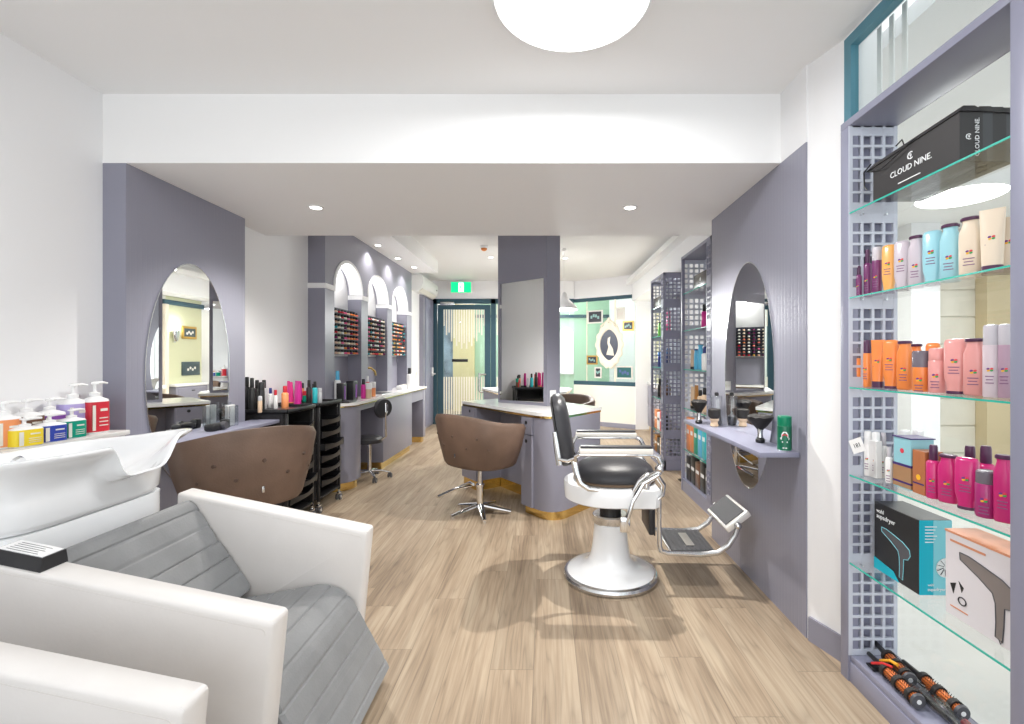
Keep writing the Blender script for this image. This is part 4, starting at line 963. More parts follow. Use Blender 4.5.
# ---- product builders (front towards local -Y)
EM = [pal('emblem_purple', (0.16, .04, .22)), pal('emblem_red', (.7, .05, .08)), pal('emblem_yellow', (.85, .45, .03)), pal('emblem_green', (.05, .35, .1))]
PRINT = pal('print_plum', (0.22, 0.10, 0.2))
CAPP = pal('plum_cap', (0.085, 0.03, 0.075)); CAPG = pal('grey_cap', (0.16, 0.14, 0.17), 0.25); CAPS = pal('silver_cap', (0.55, 0.52, 0.56), 0.25)
def col(n, c, r=0.28, co=0.3): return mat(n, c, r, bump=(40, 0.01), coat=co)
ORG = col('bottle_orange', (0.83, 0.25, 0.06)); ORG2 = col('tube_apricot', (0.85, 0.42, 0.12)); PNK = col('bottle_salmon_pink', (0.74, 0.33, 0.31)); HOT = col('bottle_hot_pink', (0.56, 0.02, 0.17)); LIL = col('bottle_pale_lilac', (0.56, 0.50, 0.55)); BLU = col('bottle_light_blue', (0.33, 0.62, 0.70)); CRM = col('bottle_cream', (0.78, 0.66, 0.52)); PLM = col('bottle_plum', (0.17, 0.035, 0.13)); WHT = col('bottle_white', (0.80, 0.79, 0.78)); MAU = col('bottle_mauve', (0.42, 0.28, 0.36)); HOT2 = col('bottle_plum_pink', (0.36, 0.02, 0.15)); SLV = col('bottle_pink_silver', (0.62, 0.52, 0.56))
def sup(hx, hy, z, e=2.5, n=24): return [(hx*math.copysign(abs(math.cos(2*PI*k/n))**(2/e), math.cos(2*PI*k/n)), hy*math.copysign(abs(math.sin(2*PI*k/n))**(2/e), math.sin(2*PI*k/n)), z) for k in range(n)]
def emblem(t, w, y, z, s):
    b = MB()
    for i, (dx, dz) in enumerate(((-1, .6), (1, .7), (-.8, -.8), (1, -.7))):
        b.mi = i; b.lathe([(s*0.9, -0.0008), (s*0.75, 0.0008), (0.0005, 0.0009)], seg=10, sx=1.25, M=frame((dx*s*1.05, -y, z+dz*s*1.0), (1, 0, 0.3), (-0.3, 0, 1)))
    b.mi = 0
    return b.build('emblem', EM, t, world=False)
def prints(t, w, y, z, m=None, n=3):
    b = MB()
    for i in range(n): b.box(-w*(0.62-0.1*(i % 2)), w*(0.55-0.12*(i % 2)), -y-0.0006, -y+0.001, z-0.010*i, z-0.010*i+0.0028)
    b.build('printed_lines', m or PRINT, t, world=False)
def product(kind, loc, rz, w, h, m, label, cap=None, cat='bottle', emb=True, group=None, name=None):
    names = {'flask': 'shampoo_bottle', 'capdown': 'conditioner_bottle', 'tube': 'cream_tube', 'spray': 'spray_can', 'pump': 'pump_bottle', 'mist': 'mist_bottle', 'jar': 'styling_pot'}
    t = thing(name or names[kind], label, cat, loc, rz, group)
    hw = w/2; d = min(hw*0.75, 0.026); K = dict(world=False)
    cap = cap or CAPP
    if kind == 'flask':
        b = MB(); b.rings([sup(hw*.85, d*.8, 0), sup(hw*.97, d, .006), sup(hw, d, h*.6), sup(hw*.97, d, h*.74), sup(hw*.72, d*.85, h*.86), sup(hw*.66, d*.8, h*.90), sup(hw*.72, d*.8, h*.945)]); b.build('body', m, t, ang=60, **K)
        b = MB(); b.rings([sup(hw*.8, d*.95, h*.94), sup(hw*.86, d*1.0, h*.95), sup(hw*.84, d*1.0, h*.985), sup(hw*.7, d*.8, h)]); b.build('cap', cap, t, **K)
        ez = h*0.42
    elif kind == 'capdown':
        b = MB(); b.rings([sup(hw*.72, d*.8, h*.055), sup(hw*.76, d*.85, h*.15), sup(hw*.97, d, h*.3), sup(hw, d, h*.5), sup(hw*.98, d*.9, h*.93), sup(hw*.85, d*.6, h*.985), sup(hw*.5, d*.3, h)]); b.build('body', m, t, ang=60, **K)
        b = MB(); b.rings([sup(hw*.76, d*.9, 0), sup(hw*.8, d*.95, .003), sup(hw*.76, d*.9, h*.055)]); b.build('cap', cap, t, **K); ez = h*0.6
    elif kind == 'tube':
        b = MB(); b.rings([sup(hw*.80, d, h*.13), sup(hw*.83, d, h*.2), sup(hw*.92, d*.7, h*.6), sup(hw*1.0, d*.12, h*.97), sup(hw*1.0, d*.08, h)]); b.build('body', m, t, ang=60, **K)
        b = MB(); b.rings([sup(hw*.80, d*1.0, 0), sup(hw*.84, d*1.05, .004), sup(hw*.82, d*1.02, h*.13)]); b.build('cap', cap, t, **K); ez = h*0.55; d *= 0.72
    elif kind == 'spray':
        d = hw
        b = MB(); b.lathe([(hw*.9, 0), (hw, .005), (hw, h*.70), (hw*.94, h*.715)], seg=24); b.build('body', m, t, ang=40, **K)
        b = MB(); b.lathe([(hw*.92, h*.712), (hw*.95, h*.725), (hw*.93, h*.96), (hw*.8, h*.99), (hw*.3, h)], seg=24); b.build('cap', cap, t, **K); ez = h*0.38
    elif kind == 'mist':
        d = hw
        b = MB(); b.lathe([(hw*.9, 0), (hw, .005), (hw, h*.66), (hw*.8, h*.70), (hw*.5, h*.72)], seg=24); b.build('body', m, t, ang=40, **K)
        b = MB(); b.lathe([(hw*.56, h*.715), (hw*.62, h*.73), (hw*.58, h*.96), (hw*.5, h)], seg=20); b.build('cap', cap, t, **K); ez = h*0.35
    elif kind == 'pump':
        d = hw*0.8; 
        b = MB(); b.rings([sup(hw*.95, d*.95, 0, 3.4), sup(hw, d, .005, 3.4), sup(hw, d, h*.60, 3.4), sup(hw*.95, d*.95, h*.64, 3.2), sup(hw*.5, hw*.45, h*.69, 2.2), sup(hw*.34, hw*.34, h*.71, 2)]); b.build('body', WPLA, t, ang=50, **K)
        b = MB(); b.rings([sup(hw*1.01, d*1.015, h*.03, 3.4), sup(hw*1.01, d*1.015, h*.60, 3.4)], cap0=False, cap1=False); lb = b.build('label_wrap', m, t, **K)
        b = MB(); b.lathe([(hw*.4, h*.70), (hw*.42, h*.77), (hw*.2, h*.79), (hw*.13, h*.80), (hw*.13, h*.93), (hw*.3, h*.935), (hw*.28, h*.97), (hw*.1, h*.985)], seg=16)
        b.tube([(0, 0, h*.955), (hw*.7, 0, h*.965), (hw*1.15, 0, h*.945)], [hw*.16, hw*.13, hw*.09], 8); b.build('pump_head', WPLA, t, **K)
        b = MB(); b.box(-hw*.80, -hw*.52, -d*1.03, -d*1.005, h*.06, h*.54); 
        for i in range(3): b.box(-hw*.2, hw*.6, -d*1.03, -d*1.005, h*(.14+.07*i), h*(.16+.07*i))
        b.box(-hw*.1, hw*.55, -d*1.03, -d*1.005, h*.42, h*.47)
        b.build('printed_lines', ALC, lb, **K); return t
    elif kind == 'jar':
        d = hw
        b = MB(); b.lathe([(hw*.9, 0), (hw, .004), (hw, h*.6)], seg=22); b.build('body', m, t, **K); b = MB(); b.lathe([(hw*1.03, h*.6), (hw*1.03, h*.96), (hw*.9, h)], seg=22); b.build('cap', cap, t, **K); ez = h*.3
    if emb: emblem(t, hw, d+0.0002, ez, min(hw*0.18, 0.0042)); prints(t, hw*.8, d*0.995, ez-0.022)
    return t
def solve(px, X, zs, ytop, wpx):
    Y = X*F/(px-CX); return Y, 1.35-(ytop-CY)*Y/F-zs, wpx*Y/F
def face(x, y): return math.atan2(-y, -x)+PI/2-0.0    # local -Y aimed at the viewer's side of the room
def shelf_row(zs, rows):
    for kind, px, X, ytop, w, m, cap, label in rows:
        Y, h, ww = solve(px, X, zs, ytop, w)
        product(kind, (X, Y, zs+0.0005), -0.95 if kind != 'tube' else -0.9, ww, h, m, label, cap)
shelf_row(SH[3], [
 ('mist', 858.5, 1.315, 266, 6, PLM, CAPP, 'smallest plum mist bottle, farthest left on the upper bottle shelf by lattice'),
 ('mist', 867.5, 1.35, 250, 8, PLM, CAPP, 'plum bottle with tall nozzle, second from lattice on the upper bottle shelf'),
 ('spray', 877, 1.35, 247, 9, PLM, CAPS, 'plum bottle with clear silver cap left of the apricot tube'),
 ('capdown', 889, 1.36, 245, 12, ORG2, CAPP, 'apricot bottle standing on its cap between plum and lilac bottles'),
 ('capdown', 902.5, 1.36, 241, 14, LIL, CAPP, 'pale lilac bottle standing on its cap, beside the apricot one'),
 ('flask', 916.5, 1.36, 236, 14, LIL, CAPP, 'pale lilac flask with plum cap on top, upper bottle shelf'),
 ('capdown', 932.5, 1.37, 231, 16, BLU, CAPP, 'light blue bottle standing on its cap, upper bottle shelf'),
 ('flask', 950.5, 1.37, 224.5, 17, BLU, CAPP, 'light blue flask with plum cap on top, upper bottle shelf'),
 ('flask', 971, 1.37, 217.5, 19, CRM, CAPP, 'cream flask with plum cap on top, upper bottle shelf'),
 ('tube', 992.5, 1.37, 209, 20, CRM, CAPP, 'tall cream tube standing on a plum cap, left of another cream tube'),
 ('tube', 1009, 1.41, 217, 18, CRM, CAPP, 'cream tube at the far right end of the upper bottle shelf')])
shelf_row(SH[2], [
 ('spray', 856.5, 1.315, 347, 8, ORG, CAPG, 'small orange spray with grey cap, first from lattice on the orange bottle shelf'),
 ('spray', 866.5, 1.35, 340, 9.5, ORG, CAPP, 'orange spray with plum cap, second from lattice'),
 ('tube', 878, 1.36, 340, 12, ORG, CAPP, 'orange tube on a plum cap, third from lattice'),
 ('capdown', 891, 1.36, 340, 14, ORG, CAPP, 'orange bottle standing on its cap, left of the orange flask'),
 ('flask', 905, 1.36, 341, 14, ORG, CAPP, 'orange flask with plum cap, left of the grey-capped orange pot'),
 ('flask', 916, 1.435, 344, 12, ORG, CAPP, 'orange flask with plum cap at the back, behind the grey-capped orange pot'),
 ('jar', 921.5, 1.35, 351, 15, ORG, CAPG, 'short orange pot with shiny grey cap between orange and pink bottles'),
 ('capdown', 933, 1.44, 343, 12, ORG, CAPP, 'orange bottle at the back, behind the short pink cylinder'),
 ('spray', 937.5, 1.36, 348, 15, PNK, PNK, 'plain salmon-pink cylinder right of the grey-capped orange pot'),
 ('capdown', 956, 1.37, 339, 19, PNK, CAPP, 'salmon-pink bottle standing on its cap, middle shelf'),
 ('flask', 975, 1.37, 338.5, 18, PNK, CAPP, 'salmon-pink flask with plum cap on top, middle shelf'),
 ('spray', 991.5, 1.36, 324.5, 13.5, SLV, CAPS, 'tall silvery pink spray can, left of the mauve spray can'),
 ('spray', 1006, 1.38, 324, 14, MAU, CAPS, 'tall mauve spray can, far right on the middle shelf')])
CAPW = pal('white_cap', (0.8, 0.8, 0.8))
shelf_row(SH[1], [
 ('spray', 868, 1.34, 431, 7, WHT, CAPW, 'slim white spray can right of the white carton'),
 ('spray', 876, 1.35, 432, 7.5, WHT, CAPW, 'slim white spray can, second to the right of the white carton'),
 ('mist', 883.5, 1.38, 433, 7.5, WHT, CAPS, 'white bottle behind the two slim white cans, left of the boxes'),
 ('mist', 889.5, 1.345, 447, 7, WHT, CAPS, 'shortest white bottle, directly left of the blue and bronze carton'),
 ('spray', 905, 1.44, 430, 10, WHT, CAPW, 'white can at the back, above the blue and bronze carton'),
 ('spray', 918, 1.44, 430, 10, WHT, CAPW, 'white can at the back, between blue and copper cartons'),
 ('mist', 933.5, 1.35, 445, 12, HOT, CAPP, 'hot pink mist bottle with plum nozzle, right of the copper carton'),
 ('flask', 948.5, 1.36, 454.5, 17, HOT, CAPP, 'hot pink flask with plum cap on top'),
 ('mist', 970, 1.44, 446, 14, HOT, CAPP, 'hot pink mist bottle behind the cap-down one, plum nozzle showing'),
 ('capdown', 967, 1.36, 457.5, 19, HOT, CAPP, 'hot pink bottle standing on its cap in front of a plum nozzle'),
 ('mist', 986, 1.44, 446, 15, HOT, CAPP, 'hot pink mist bottle at the back, behind the see-through plum bottle'),
 ('spray', 986, 1.35, 470, 17, HOT2, CAPG, 'short plum-pink spray can with clear grey cap'),
 ('flask', 1004, 1.36, 455, 16, HOT, CAPP, 'hot pink flask with plum cap at the far right of the pink bottles')])
# boxes
def carton(name, label, X0, X1, Ya, Yb, z0, z1, m, cat='box'):
    t = thing(name, label, cat, ((X0+X1)/2, (Ya+Yb)/2, z0)); MB().box(X0, X1, Ya, Yb, z0, z1, 0.0015, 1).build('carton', m, t); return t
z = SH[1]+0.0005
t = carton('product_carton', 'small white carton against the lattice beside the slim white cans', 1.335, 1.36, 1.95-0.055, 1.95, z, z+0.15, WHT); 
Mt = frame((1.262, 1.90, 1.0), (0.25, -0.95, 0), (0, 0, 1)) @ Matrix.Rotation(0.45, 4, 'Z')
pt = thing('price_tag', 'white square price tag tilted on the left edge of the pink bottle shelf', 'tag', (1.262, 1.90, 0.96)); MB().box(-0.03, 0.03, -0.028, 0.028, -0.0006, 0.0006, M=Mt).build('card', WPLA, pt); text(pt, '181', BLK, Mt @ Matrix.Translation((0, 0, 0.0008)), 0.024, 'numbers')
MB().tube([(1.264, 1.90, 1.025), (1.28, 1.905, 1.035), (1.325, 1.91, 1.03)], 0.0008, 5).build('string', WPLA, pt)
BBX = pal('blue_box', (0.28, 0.55, 0.62)); BRZ = pal('bronze_box', (0.36, 0.2, 0.10)); COP = pal('copper_box', (0.42, 0.15, 0.06)); IND = pal('indigo_band', (0.05, 0.02, 0.15))
t = carton('gift_carton', 'carton with light blue top half and bronze lower half, beside the copper one', 1.335, 1.42, 1.715, 1.80, z, z+0.19, BBX)
MB().box(1.3335, 1.4215, 1.7135, 1.8015, z+0.005, z+0.085).build('bronze_panel', BRZ, t); b = MB(); b.box(1.333, 1.422, 1.713, 1.802, z+0.083, z+0.092); b.box(1.333, 1.422, 1.713, 1.802, z+0.02, z+0.027); b.build('indigo_bands', IND, t); MB().box(1.332, 1.423, 1.712, 1.803, z+0.188, z+0.192).build('lid', IND, t)
MB().disc((1.3348, 1.757, z+0.14), 0.009, (-1, 0, 0), 0.001, 14).build('emblem', EM[1], t)
t = carton('product_carton', 'plain copper-coloured carton left of the first hot pink bottle', 1.335, 1.40, 1.652, 1.708, z, z+0.155, COP); MB().disc((1.3348, 1.68, z+0.06), 0.010, (-1, 0, 0), 0.001, 14).build('emblem', EM[2], t); MB().box(1.334, 1.336, 1.655, 1.705, z+0.035, z+0.04).build('dark_band', IND, t)
# hair dryer cartons
z = SH[0]+0.0005
TEALB = pal('teal_carton', (0.0, 0.42, 0.55)); TEAL2 = pal('light_teal_carton', (0.22, 0.62, 0.70)); WTX = pal('carton_white_print', (0.85, 0.87, 0.88)); 
t = thing('hair_dryer_carton', 'black and turquoise hair dryer carton on the lowest glass shelf', 'box', (1.40, 1.80, z))
MB().box(1.345, 1.462, 1.69, 1.92, z, z+0.27, 0.0015, 1).build('carton', BLK, t)
MB().box(1.346, 1.461, 1.6885, 1.6905, z+0.001, z+0.269).build('turquoise_side', TEALB, t); MB().box(1.395, 1.461, 1.6875, 1.689, z+0.001, z+0.269).build('pale_side_panel', TEAL2, t)
b = MB(); b.prism([(1.92, z), (1.92, z+0.045), (1.815, z+0.03), (1.785, z)], 1.3435, 1.3455, 'x'); b.build('turquoise_corner', TEALB, t)
# drawing of a dryer on the black face (face plane X=1.345, viewer sees +Y to the left)
def outline_dryer(X, yc, zc, s, m, mt, par, solid=None):
    P2 = [(-.09, .064), (-.088, .044), (-.03, .018), (.012, -.006), (.02, -.03), (.022, -.08), (.020, -.12), (.040, -.125), (.044, -.08), (.046, -.032), (.070, -.024), (.084, -.002), (.078, .022), (.04, .042), (-.02, .056), (-.06, .064)]
    pts = [(X, yc-a*s, zc+c_*s) for a, c_ in P2]
    if solid is not None:
        b = MB(); b.prism([(p[1], p[2]) for p in pts], X-0.0008, X+0.0002, 'x'); b.build('dryer_picture', solid, par)
    b = MB(); b.tube([(p[0]-0.0008, p[1], p[2]) for p in pts+[pts[0]]], 0.0016*s, 6); b.build('dryer_outline', m, par)
outline_dryer(1.3445, 1.80, z+0.125, 0.85, TEAL2, None, t, DGREY)
text(t, 'wahl', WTX, frame((1.3440, 1.885, z+0.238), (0, -1, 0), (0, 0, 1)), 0.022, 'brand_lettering')
text(t, 'supadryer', WTX, frame((1.3440, 1.855, z+0.217), (0, -1, 0), (0, 0, 1)), 0.025, 'name_lettering')
text(t, 'wahl', WTX, frame((1.385, 1.6865, z+0.038), (1, 0, 0), (0, 0, 1)), 0.012, 'side_lettering'); text(t, 'supadryer', WTX, frame((1.405, 1.6865, z+0.022), (1, 0, 0), (0, 0, 1)), 0.016, 'side_lettering')
b = MB()
for k in range(6): b.box(1.365, 1.395+0.006*(k % 3), 1.6865, 1.6885, z+0.19+k*0.011, z+0.193+k*0.011)
b.build('printed_lines', WTX, t)
b = MB(); b.lathe([(0.035, 0), (0.035, 0.001)], (0, 0, 0), 28, M=frame((1.438, 1.6868, z+0.10), (1, 0, 0), (0, 0, 1))); b.build('round_grille_picture', STEEL, t)
b = MB()
for k in range(10):
    a = 2*PI*k/10; b.tube([(1.438+0.008*math.cos(a), 1.6855, z+0.10+0.008*math.sin(a)), (1.438+0.031*math.cos(a+0.3), 1.6855, z+0.10+0.031*math.sin(a+0.3))], 0.0012, 5)
b.build('grille_lines', DGREY, t)
WCB = pal('carton_pale_lilac', (0.68, 0.65, 0.68)); CPR = pal('carton_copper_print', (0.65, 0.28, 0.16))
t = thing('hair_dryer_carton', 'pale carton with a grey hair dryer picture, right of the black carton', 'box', (1.41, 1.43, z))
MB().box(1.35, 1.455, 1.29, 1.585, z, z+0.275, 0.0015, 1).build('carton', WCB, t); MB().box(1.349, 1.456, 1.289, 1.586, z+0.272, z+0.279).build('copper_lid', CPR, t)
outline_dryer(1.3495, 1.43, z+0.15, 1.1, DGREY, None, t, pal('dryer_picture_grey', (0.22, 0.19, 0.18)))
MB().tube([(1.3488, 1.398, z+0.018), (1.3488, 1.392, z+0.004), (1.3488, 1.386, z+0.02)], 0.0012, 5).build('cord_picture', DGREY, t)
b = MB(); b.prism([(1.565, z+0.105), (1.543, z+0.115), (1.553, z+0.075)], 1.3488, 1.3502, 'x'); b.prism([(1.533, z+0.125), (1.515, z+0.110), (1.522, z+0.092)], 1.3488, 1.3502, 'x'); b.tube([(1.3488, 1.52+0.014*math.cos(2*PI*k/16), z+0.065+0.012*math.sin(2*PI*k/16)) for k in range(17)], 0.002, 5); b.build('nozzle_pictures', BLK, t)
b = MB()
b.box(1.3488, 1.3502, 1.44, 1.565, z+0.245, z+0.252); b.box(1.3488, 1.3502, 1.50, 1.565, z+0.03, z+0.034); b.build('copper_printed_lines', CPR, t)
# black bags on the top glass shelf
z = SH[4]+0.0005
BAG = pal('black_paper_bag', (0.028, 0.026, 0.027), 0.5); BAG2 = pal('dark_grey_paper_bag', (0.045, 0.047, 0.052), 0.4)
xs = [(1.278, 1.350), (1.352, 1.384), (1.386, 1.43), (1.432, 1.462)]
LB = ['front black gift bag on the top glass shelf with white logo on its long side', 'second black gift bag from the front on the top glass shelf', 'third black gift bag from the front on the top glass shelf', 'rearmost black gift bag against the back glass, top shelf']
for i, (x0, x1) in enumerate(xs):
    t = thing('gift_bag', LB[i], 'bag', ((x0+x1)/2, 1.64, z), 0, 'black gift bags on the top shelf')
    y0 = 1.449+0.004*i; h = 0.150
    b = MB(); b.rings([[(x0, y0, z), (x1, y0, z), (x1, 1.83, z), (x0, 1.83, z)], [(x0, y0, z+h), (x1, y0, z+h), (x1, 1.83, z+h*0.93), (x0, 1.83, z+h*0.93)]]); b.build('bag_body', BAG if i % 2 == 0 else BAG2, t)
    xm = (x0+x1)/2
    b = MB(); b.rings([[(x0-0.004, y0-0.006, z+h), (x1+0.001, y0-0.006, z+h), (x1+0.001, 1.87, z+h*.93-0.01), (x0-0.004, 1.87, z+h*.93-0.01)], [(xm-0.02, y0+0.005, z+h+0.022), (xm+0.016, y0+0.005, z+h+0.022), (xm+0.016, 1.85, z+h*.93+0.015), (xm-0.02, 1.85, z+h*.93+0.015)]]); b.build('folded_top', BAG, t)
    if i == 0:
        b = MB(); b.tube([(x0-0.003, 1.62, z+h), (x0-0.012, 1.66, z+h-0.02), (x0-0.012, 1.76, z+h-0.045), (x0-0.006, 1.84, z+h-0.03)], 0.0022, 6); b.tube([(x0-0.002, 1.84, z+h), (x0-0.006, 1.875, z+h-0.02), (x0+0.0, 1.88, z+0.075), (x0+0.003, 1.87, z+0.06)], 0.003, 6); b.tube([(xm, 1.72, z+h+0.02), (xm, 1.73, z+h+0.045), (xm, 1.76, z+h+0.035)], 0.0025, 6); b.build('cord_handle', BLK, t)
        fm = frame((x0-0.0012, 1.645, z+0.062), (0, -1, 0), (0, 0, 1)); text(t, 'CLOUD NINE.', WTX, fm, 0.030, 'brand_lettering')
        fm = frame((x0-0.0012, 1.645, z+0.098), (0, -1, 0), (0, 0, 1)); text(t, 'C', WTX, fm, 0.038, 'logo_lettering'); text(t, '9', WTX, fm @ Matrix.Translation((0.003, 0.0, 0)), 0.020, 'logo_lettering')
        MB().box(x0-0.0015, x0, 1.60, 1.70, z+0.020, z+0.023).build('printed_line', WTX, t)
        fs = frame(((x0+x1)/2+0.018, y0-0.0012, z+0.072), (0, 0, 1), (-1, 0, 0)); text(t, 'CLOUD NINE.', WTX, fs, 0.019, 'side_lettering'); fs = frame(((x0+x1)/2-0.01, y0-0.0012, z+0.072), (1, 0, 0), (0, 0, 1)); text(t, 'C', WTX, fs, 0.026, 'side_logo'); text(t, '9', WTX, fs @ Matrix.Translation((0.002, 0, 0)), 0.014, 'side_logo')
# round brushes on the base
OB = mat('brush_barrel_copper', (0.55, 0.14, 0.03), 0.35, 0.3, bump=(200, 0.3)); BRI = pal('brush_bristles', (0.02, 0.018, 0.018), 0.6)
def round_brush(p, q, r, label, group=None):
    p = Vector(p); q = Vector(q); d_ = (q-p); L = d_.length; t = thing('round_brush', label, 'hair brush', tuple(p))
    u = d_.normalized()
    b = MB(); b.cyl(p, p+u*L*0.96, r*0.8, seg=18); b.build('barrel', OB, t)
    b = MB()
    for k in range(3): b.cyl(p+u*L*(0.0+0.38*k), p+u*L*(0.10+0.38*k), r*1.08, seg=18)
    for k in range(14):
        a = 2*PI*k/14; s_ = u.orthogonal().normalized(); s_ = Matrix.Rotation(a, 3, u) @ s_
        for j in range(16): c = p+u*(L*(0.06+0.055*j)); b.cyl(c+s_*r*0.75, c+s_*r*1.15, 0.0014, 0.0006, 4)
    b.build('bristles', BRI, t)
    b = MB(); b.cyl(p+u*L*0.95, q, r*1.12, r*0.98, 20); b.build('end_cap', DGREY, t)
    b = MB(); b.cyl(q, q+u*0.001, r*0.35, seg=14); b.build('white_dot', WPLA, t)
    b = MB(); b.cyl(p-u*0.002, p-u*0.10, r*0.5, r*0.35, 12); b.build('handle', BLK, t)
round_brush((1.385, 1.90, 0.150), (1.365, 1.755, 0.150), 0.024, 'orange and black round hair brush standing farthest back against the lattice')
round_brush((1.325, 1.83, 0.141), (1.318, 1.655, 0.141), 0.024, 'orange and black round brush at the front, left of the plastic-wrapped one')
round_brush((1.43, 1.78, 0.141), (1.425, 1.60, 0.141), 0.024, 'orange and black round brush with grey end cap and white dot, by the back glass')
t = thing('wrapped_comb', 'tangle of combs in black, red and yellow at the lattice corner', 'comb', (1.32, 1.90, 0.115))
b = MB(); b.box(1.30, 1.37, 1.86, 1.875, 0.111, 0.125, 0.003)
for k in range(14): b.box(1.302+k*0.0048, 1.304+k*0.0048, 1.875, 1.905, 0.113, 0.121)
b.build('comb_teeth', BLK, t); b = MB(); b.tube([(1.30, 1.87, 0.14), (1.315, 1.83, 0.165), (1.33, 1.80, 0.17)], 0.005, 8); b.build('red_clip', pal('red_clip', (0.6, .03, .03)), t); b = MB(); b.tube([(1.335, 1.87, 0.15), (1.345, 1.83, 0.175), (1.35, 1.80, 0.178)], 0.006, 8); b.build('yellow_clip', pal('yellow_clip', (0.85, .4, .03)), t)
t = thing('plastic_pouch', 'crumpled clear plastic pouch over a dark brush on the display base', 'pouch', (1.385, 1.64, 0.111))
b = MB(); rng = random.Random(3); rr_ = []
for i in range(9):
    y = 1.78-i*0.036; w_ = 0.028+0.006*math.sin(i*2.1); rr_.append([(1.375+(-0.004*i*0)+w_*math.cos(2*PI*k/10)*(1+0.2*rng.uniform(-1, 1)), y, max(0.112, 0.137+0.022*math.sin(2*PI*k/10)*(1+0.3*rng.uniform(-1, 1)))) for k in range(10)])
b.rings(rr_); b.build('crumpled_film', ACR, t, smooth=False); b = MB(); b.cyl((1.375, 1.72, 0.130), (1.375, 1.50, 0.130), 0.012, seg=12); b.build('dark_handle', BLK, t)
t = thing('wrapped_brush', 'dark red brush handle at the bottom right of the display base', 'hair brush', (1.42, 1.52, 0.111)); MB().cyl((1.41, 1.58, 0.127), (1.40, 1.42, 0.127), 0.014, 0.010, 14).build('handle', pal('dark_red_handle', (0.25, .01, .02)), t); MB().cyl((1.40, 1.42, 0.127), (1.40, 1.40, 0.127), 0.016, seg=14).build('end_cap', BLK, t)

# ------------------------------------------------------------------ retail shelving along the right wall
def wall_unit(x0, x1, y0, y1, label, zsh):
    t = thing('shelving_unit', label, 'shelving unit', ((x0+x1)/2, (y0+y1)/2, 0))
    b = MB(); b.box(x0, x0+0.03, y0, y0+0.03, 0, 2.4); b.box(x0, x0+0.03, y1-0.03, y1, 0, 2.4); b.box(x0, x1, y0, y1, 2.37, 2.4); b.build('frame', GREYD, t)
    b = MB(); b.box(x0+0.005, x1, y0, y1, 0.0, 0.12); b.build('plinth', GREYD, t)
    for ya, yb in ((y0+0.004, y0+0.02), (y1-0.02, y1-0.004)):
        b = MB(); f = [(zsh[i]+0.05, (zsh[i+1] if i+1 < len(zsh) else 2.38)-0.04) for i in range(len(zsh))]
        lattice(b, x0+0.005, x1, [(0.12, 0.121)]+f+[(2.37, 2.371)], ya, yb, 4, (x1-x0-0.01)/4.4); b.build('lattice_panel', GREYD if ya < y0+0.01 else LATT, t, smooth=False)
    b = MB(); f = [(zsh[i]+0.05, (zsh[i+1] if i+1 < len(zsh) else 2.38)-0.04) for i in range(len(zsh))]
    lattice(b, y0+0.02, y1-0.02, [(0.12, 0.121)]+f+[(2.37, 2.371)], x1-0.014, x1, int((y1-y0)/0.055), 0.053, axis='y'); b.build('back_lattice', LATT, t, smooth=False)
    b = MB(); lattice(b, y0+0.001, y0+0.125, [(0.12, 0.121)]+f+[(2.37, 2.371)], x0, x0+0.012, 2, 0.052, axis='y'); b.build('front_lattice_strip', GREYD, t, smooth=False)
    for z in zsh[1:]:
        s = MB().box(x0+0.02, x1-0.016, y0+0.03, y1-0.03, z-0.008, z).build('glass_shelf', GLASS, t); MB().box(x0+0.016, x0+0.02, y0+0.03, y1-0.03, z-0.008, z).build('green_edge', GEDGE, s)
    return t
Z1 = [0.12, 0.43, 0.85, 1.246, 1.64, 2.02]
wall_unit(1.41, 1.66, 3.98, 4.87, 'tall grey lattice shelving unit just past the right mirror panel', Z1)
wall_unit(1.435, 1.66, 5.69, 6.38, 'farther grey lattice shelving unit on the right wall, beyond the nearer unit', Z1)
C = {'blue': (.08, .2, .45), 'navy': (.03, .05, .2), 'pink': (.75, .04, .25), 'white': (.8, .8, .8), 'black': (.02, .02, .02), 'amber': (.35, .16, .04), 'green': (.15, .5, .08), 'teal': (.03, .45, .5), 'orange': (.8, .3, .12), 'brown': (.15, .07, .04), 'sky': (.1, .45, .7), 'beige': (.65, .48, .33), 'red': (.6, .03, .05), 'purple': (.25, .08, .4), 'lavender': (.45, .38, .7), 'yellow': (.85, .65, .03), 'magenta': (.65, .03, .3), 'gold': (.5, .3, .08), 'silver': (.5, .5, .52), 'emerald': (.0, .3, .2), 'royal': (.03, .06, .4)}
def cm(n): return pal('product_'+n, C[n])
def fill(x, ya, yb, z, spec, where):
    n = len(spec)
    for i, (k, c_, h, cap) in enumerate(spec):
        y = ya+(yb-ya)*(i+0.5)/n; w = min(0.055, (yb-ya)/n*0.85)
        product(k, (x, y, z+0.0005), -1.2, w, h, cm(c_), '%s %s, %s from the left on %s' % (c_, {'mist': 'pump-neck bottle', 'capdown': 'bottle on its cap', 'flask': 'flat bottle', 'spray': 'can', 'tube': 'tube', 'jar': 'pot'}[k], ORD[n-1-i], where), cm(cap), emb=False, group='products on '+where)
def sign(x, y0, y1, z, label):
    t = thing('shelf_sign', label, 'sign', (x, (y0+y1)/2, z)); MB().box(x, x+0.02, y0, y1, z, z+0.13, 0.003).build('sign_board', pal('dark_brown_sign', (.045, .035, .03)), t)
    MB().disc((x-0.001, (y0+y1)/2, z+0.07), 0.018, (-1, 0, 0), 0.001, 16).build('round_mark', WTX, t); MB().box(x-0.001, x, (y0+y1)/2-0.03, (y0+y1)/2+0.03, z+0.035, z+0.04).build('printed_line', WTX, t)
u = 'the near lattice unit, '
sign(1.44, 4.16, 4.55, 2.021, 'dark brown sign board with pale mark, top shelf of the near lattice unit')
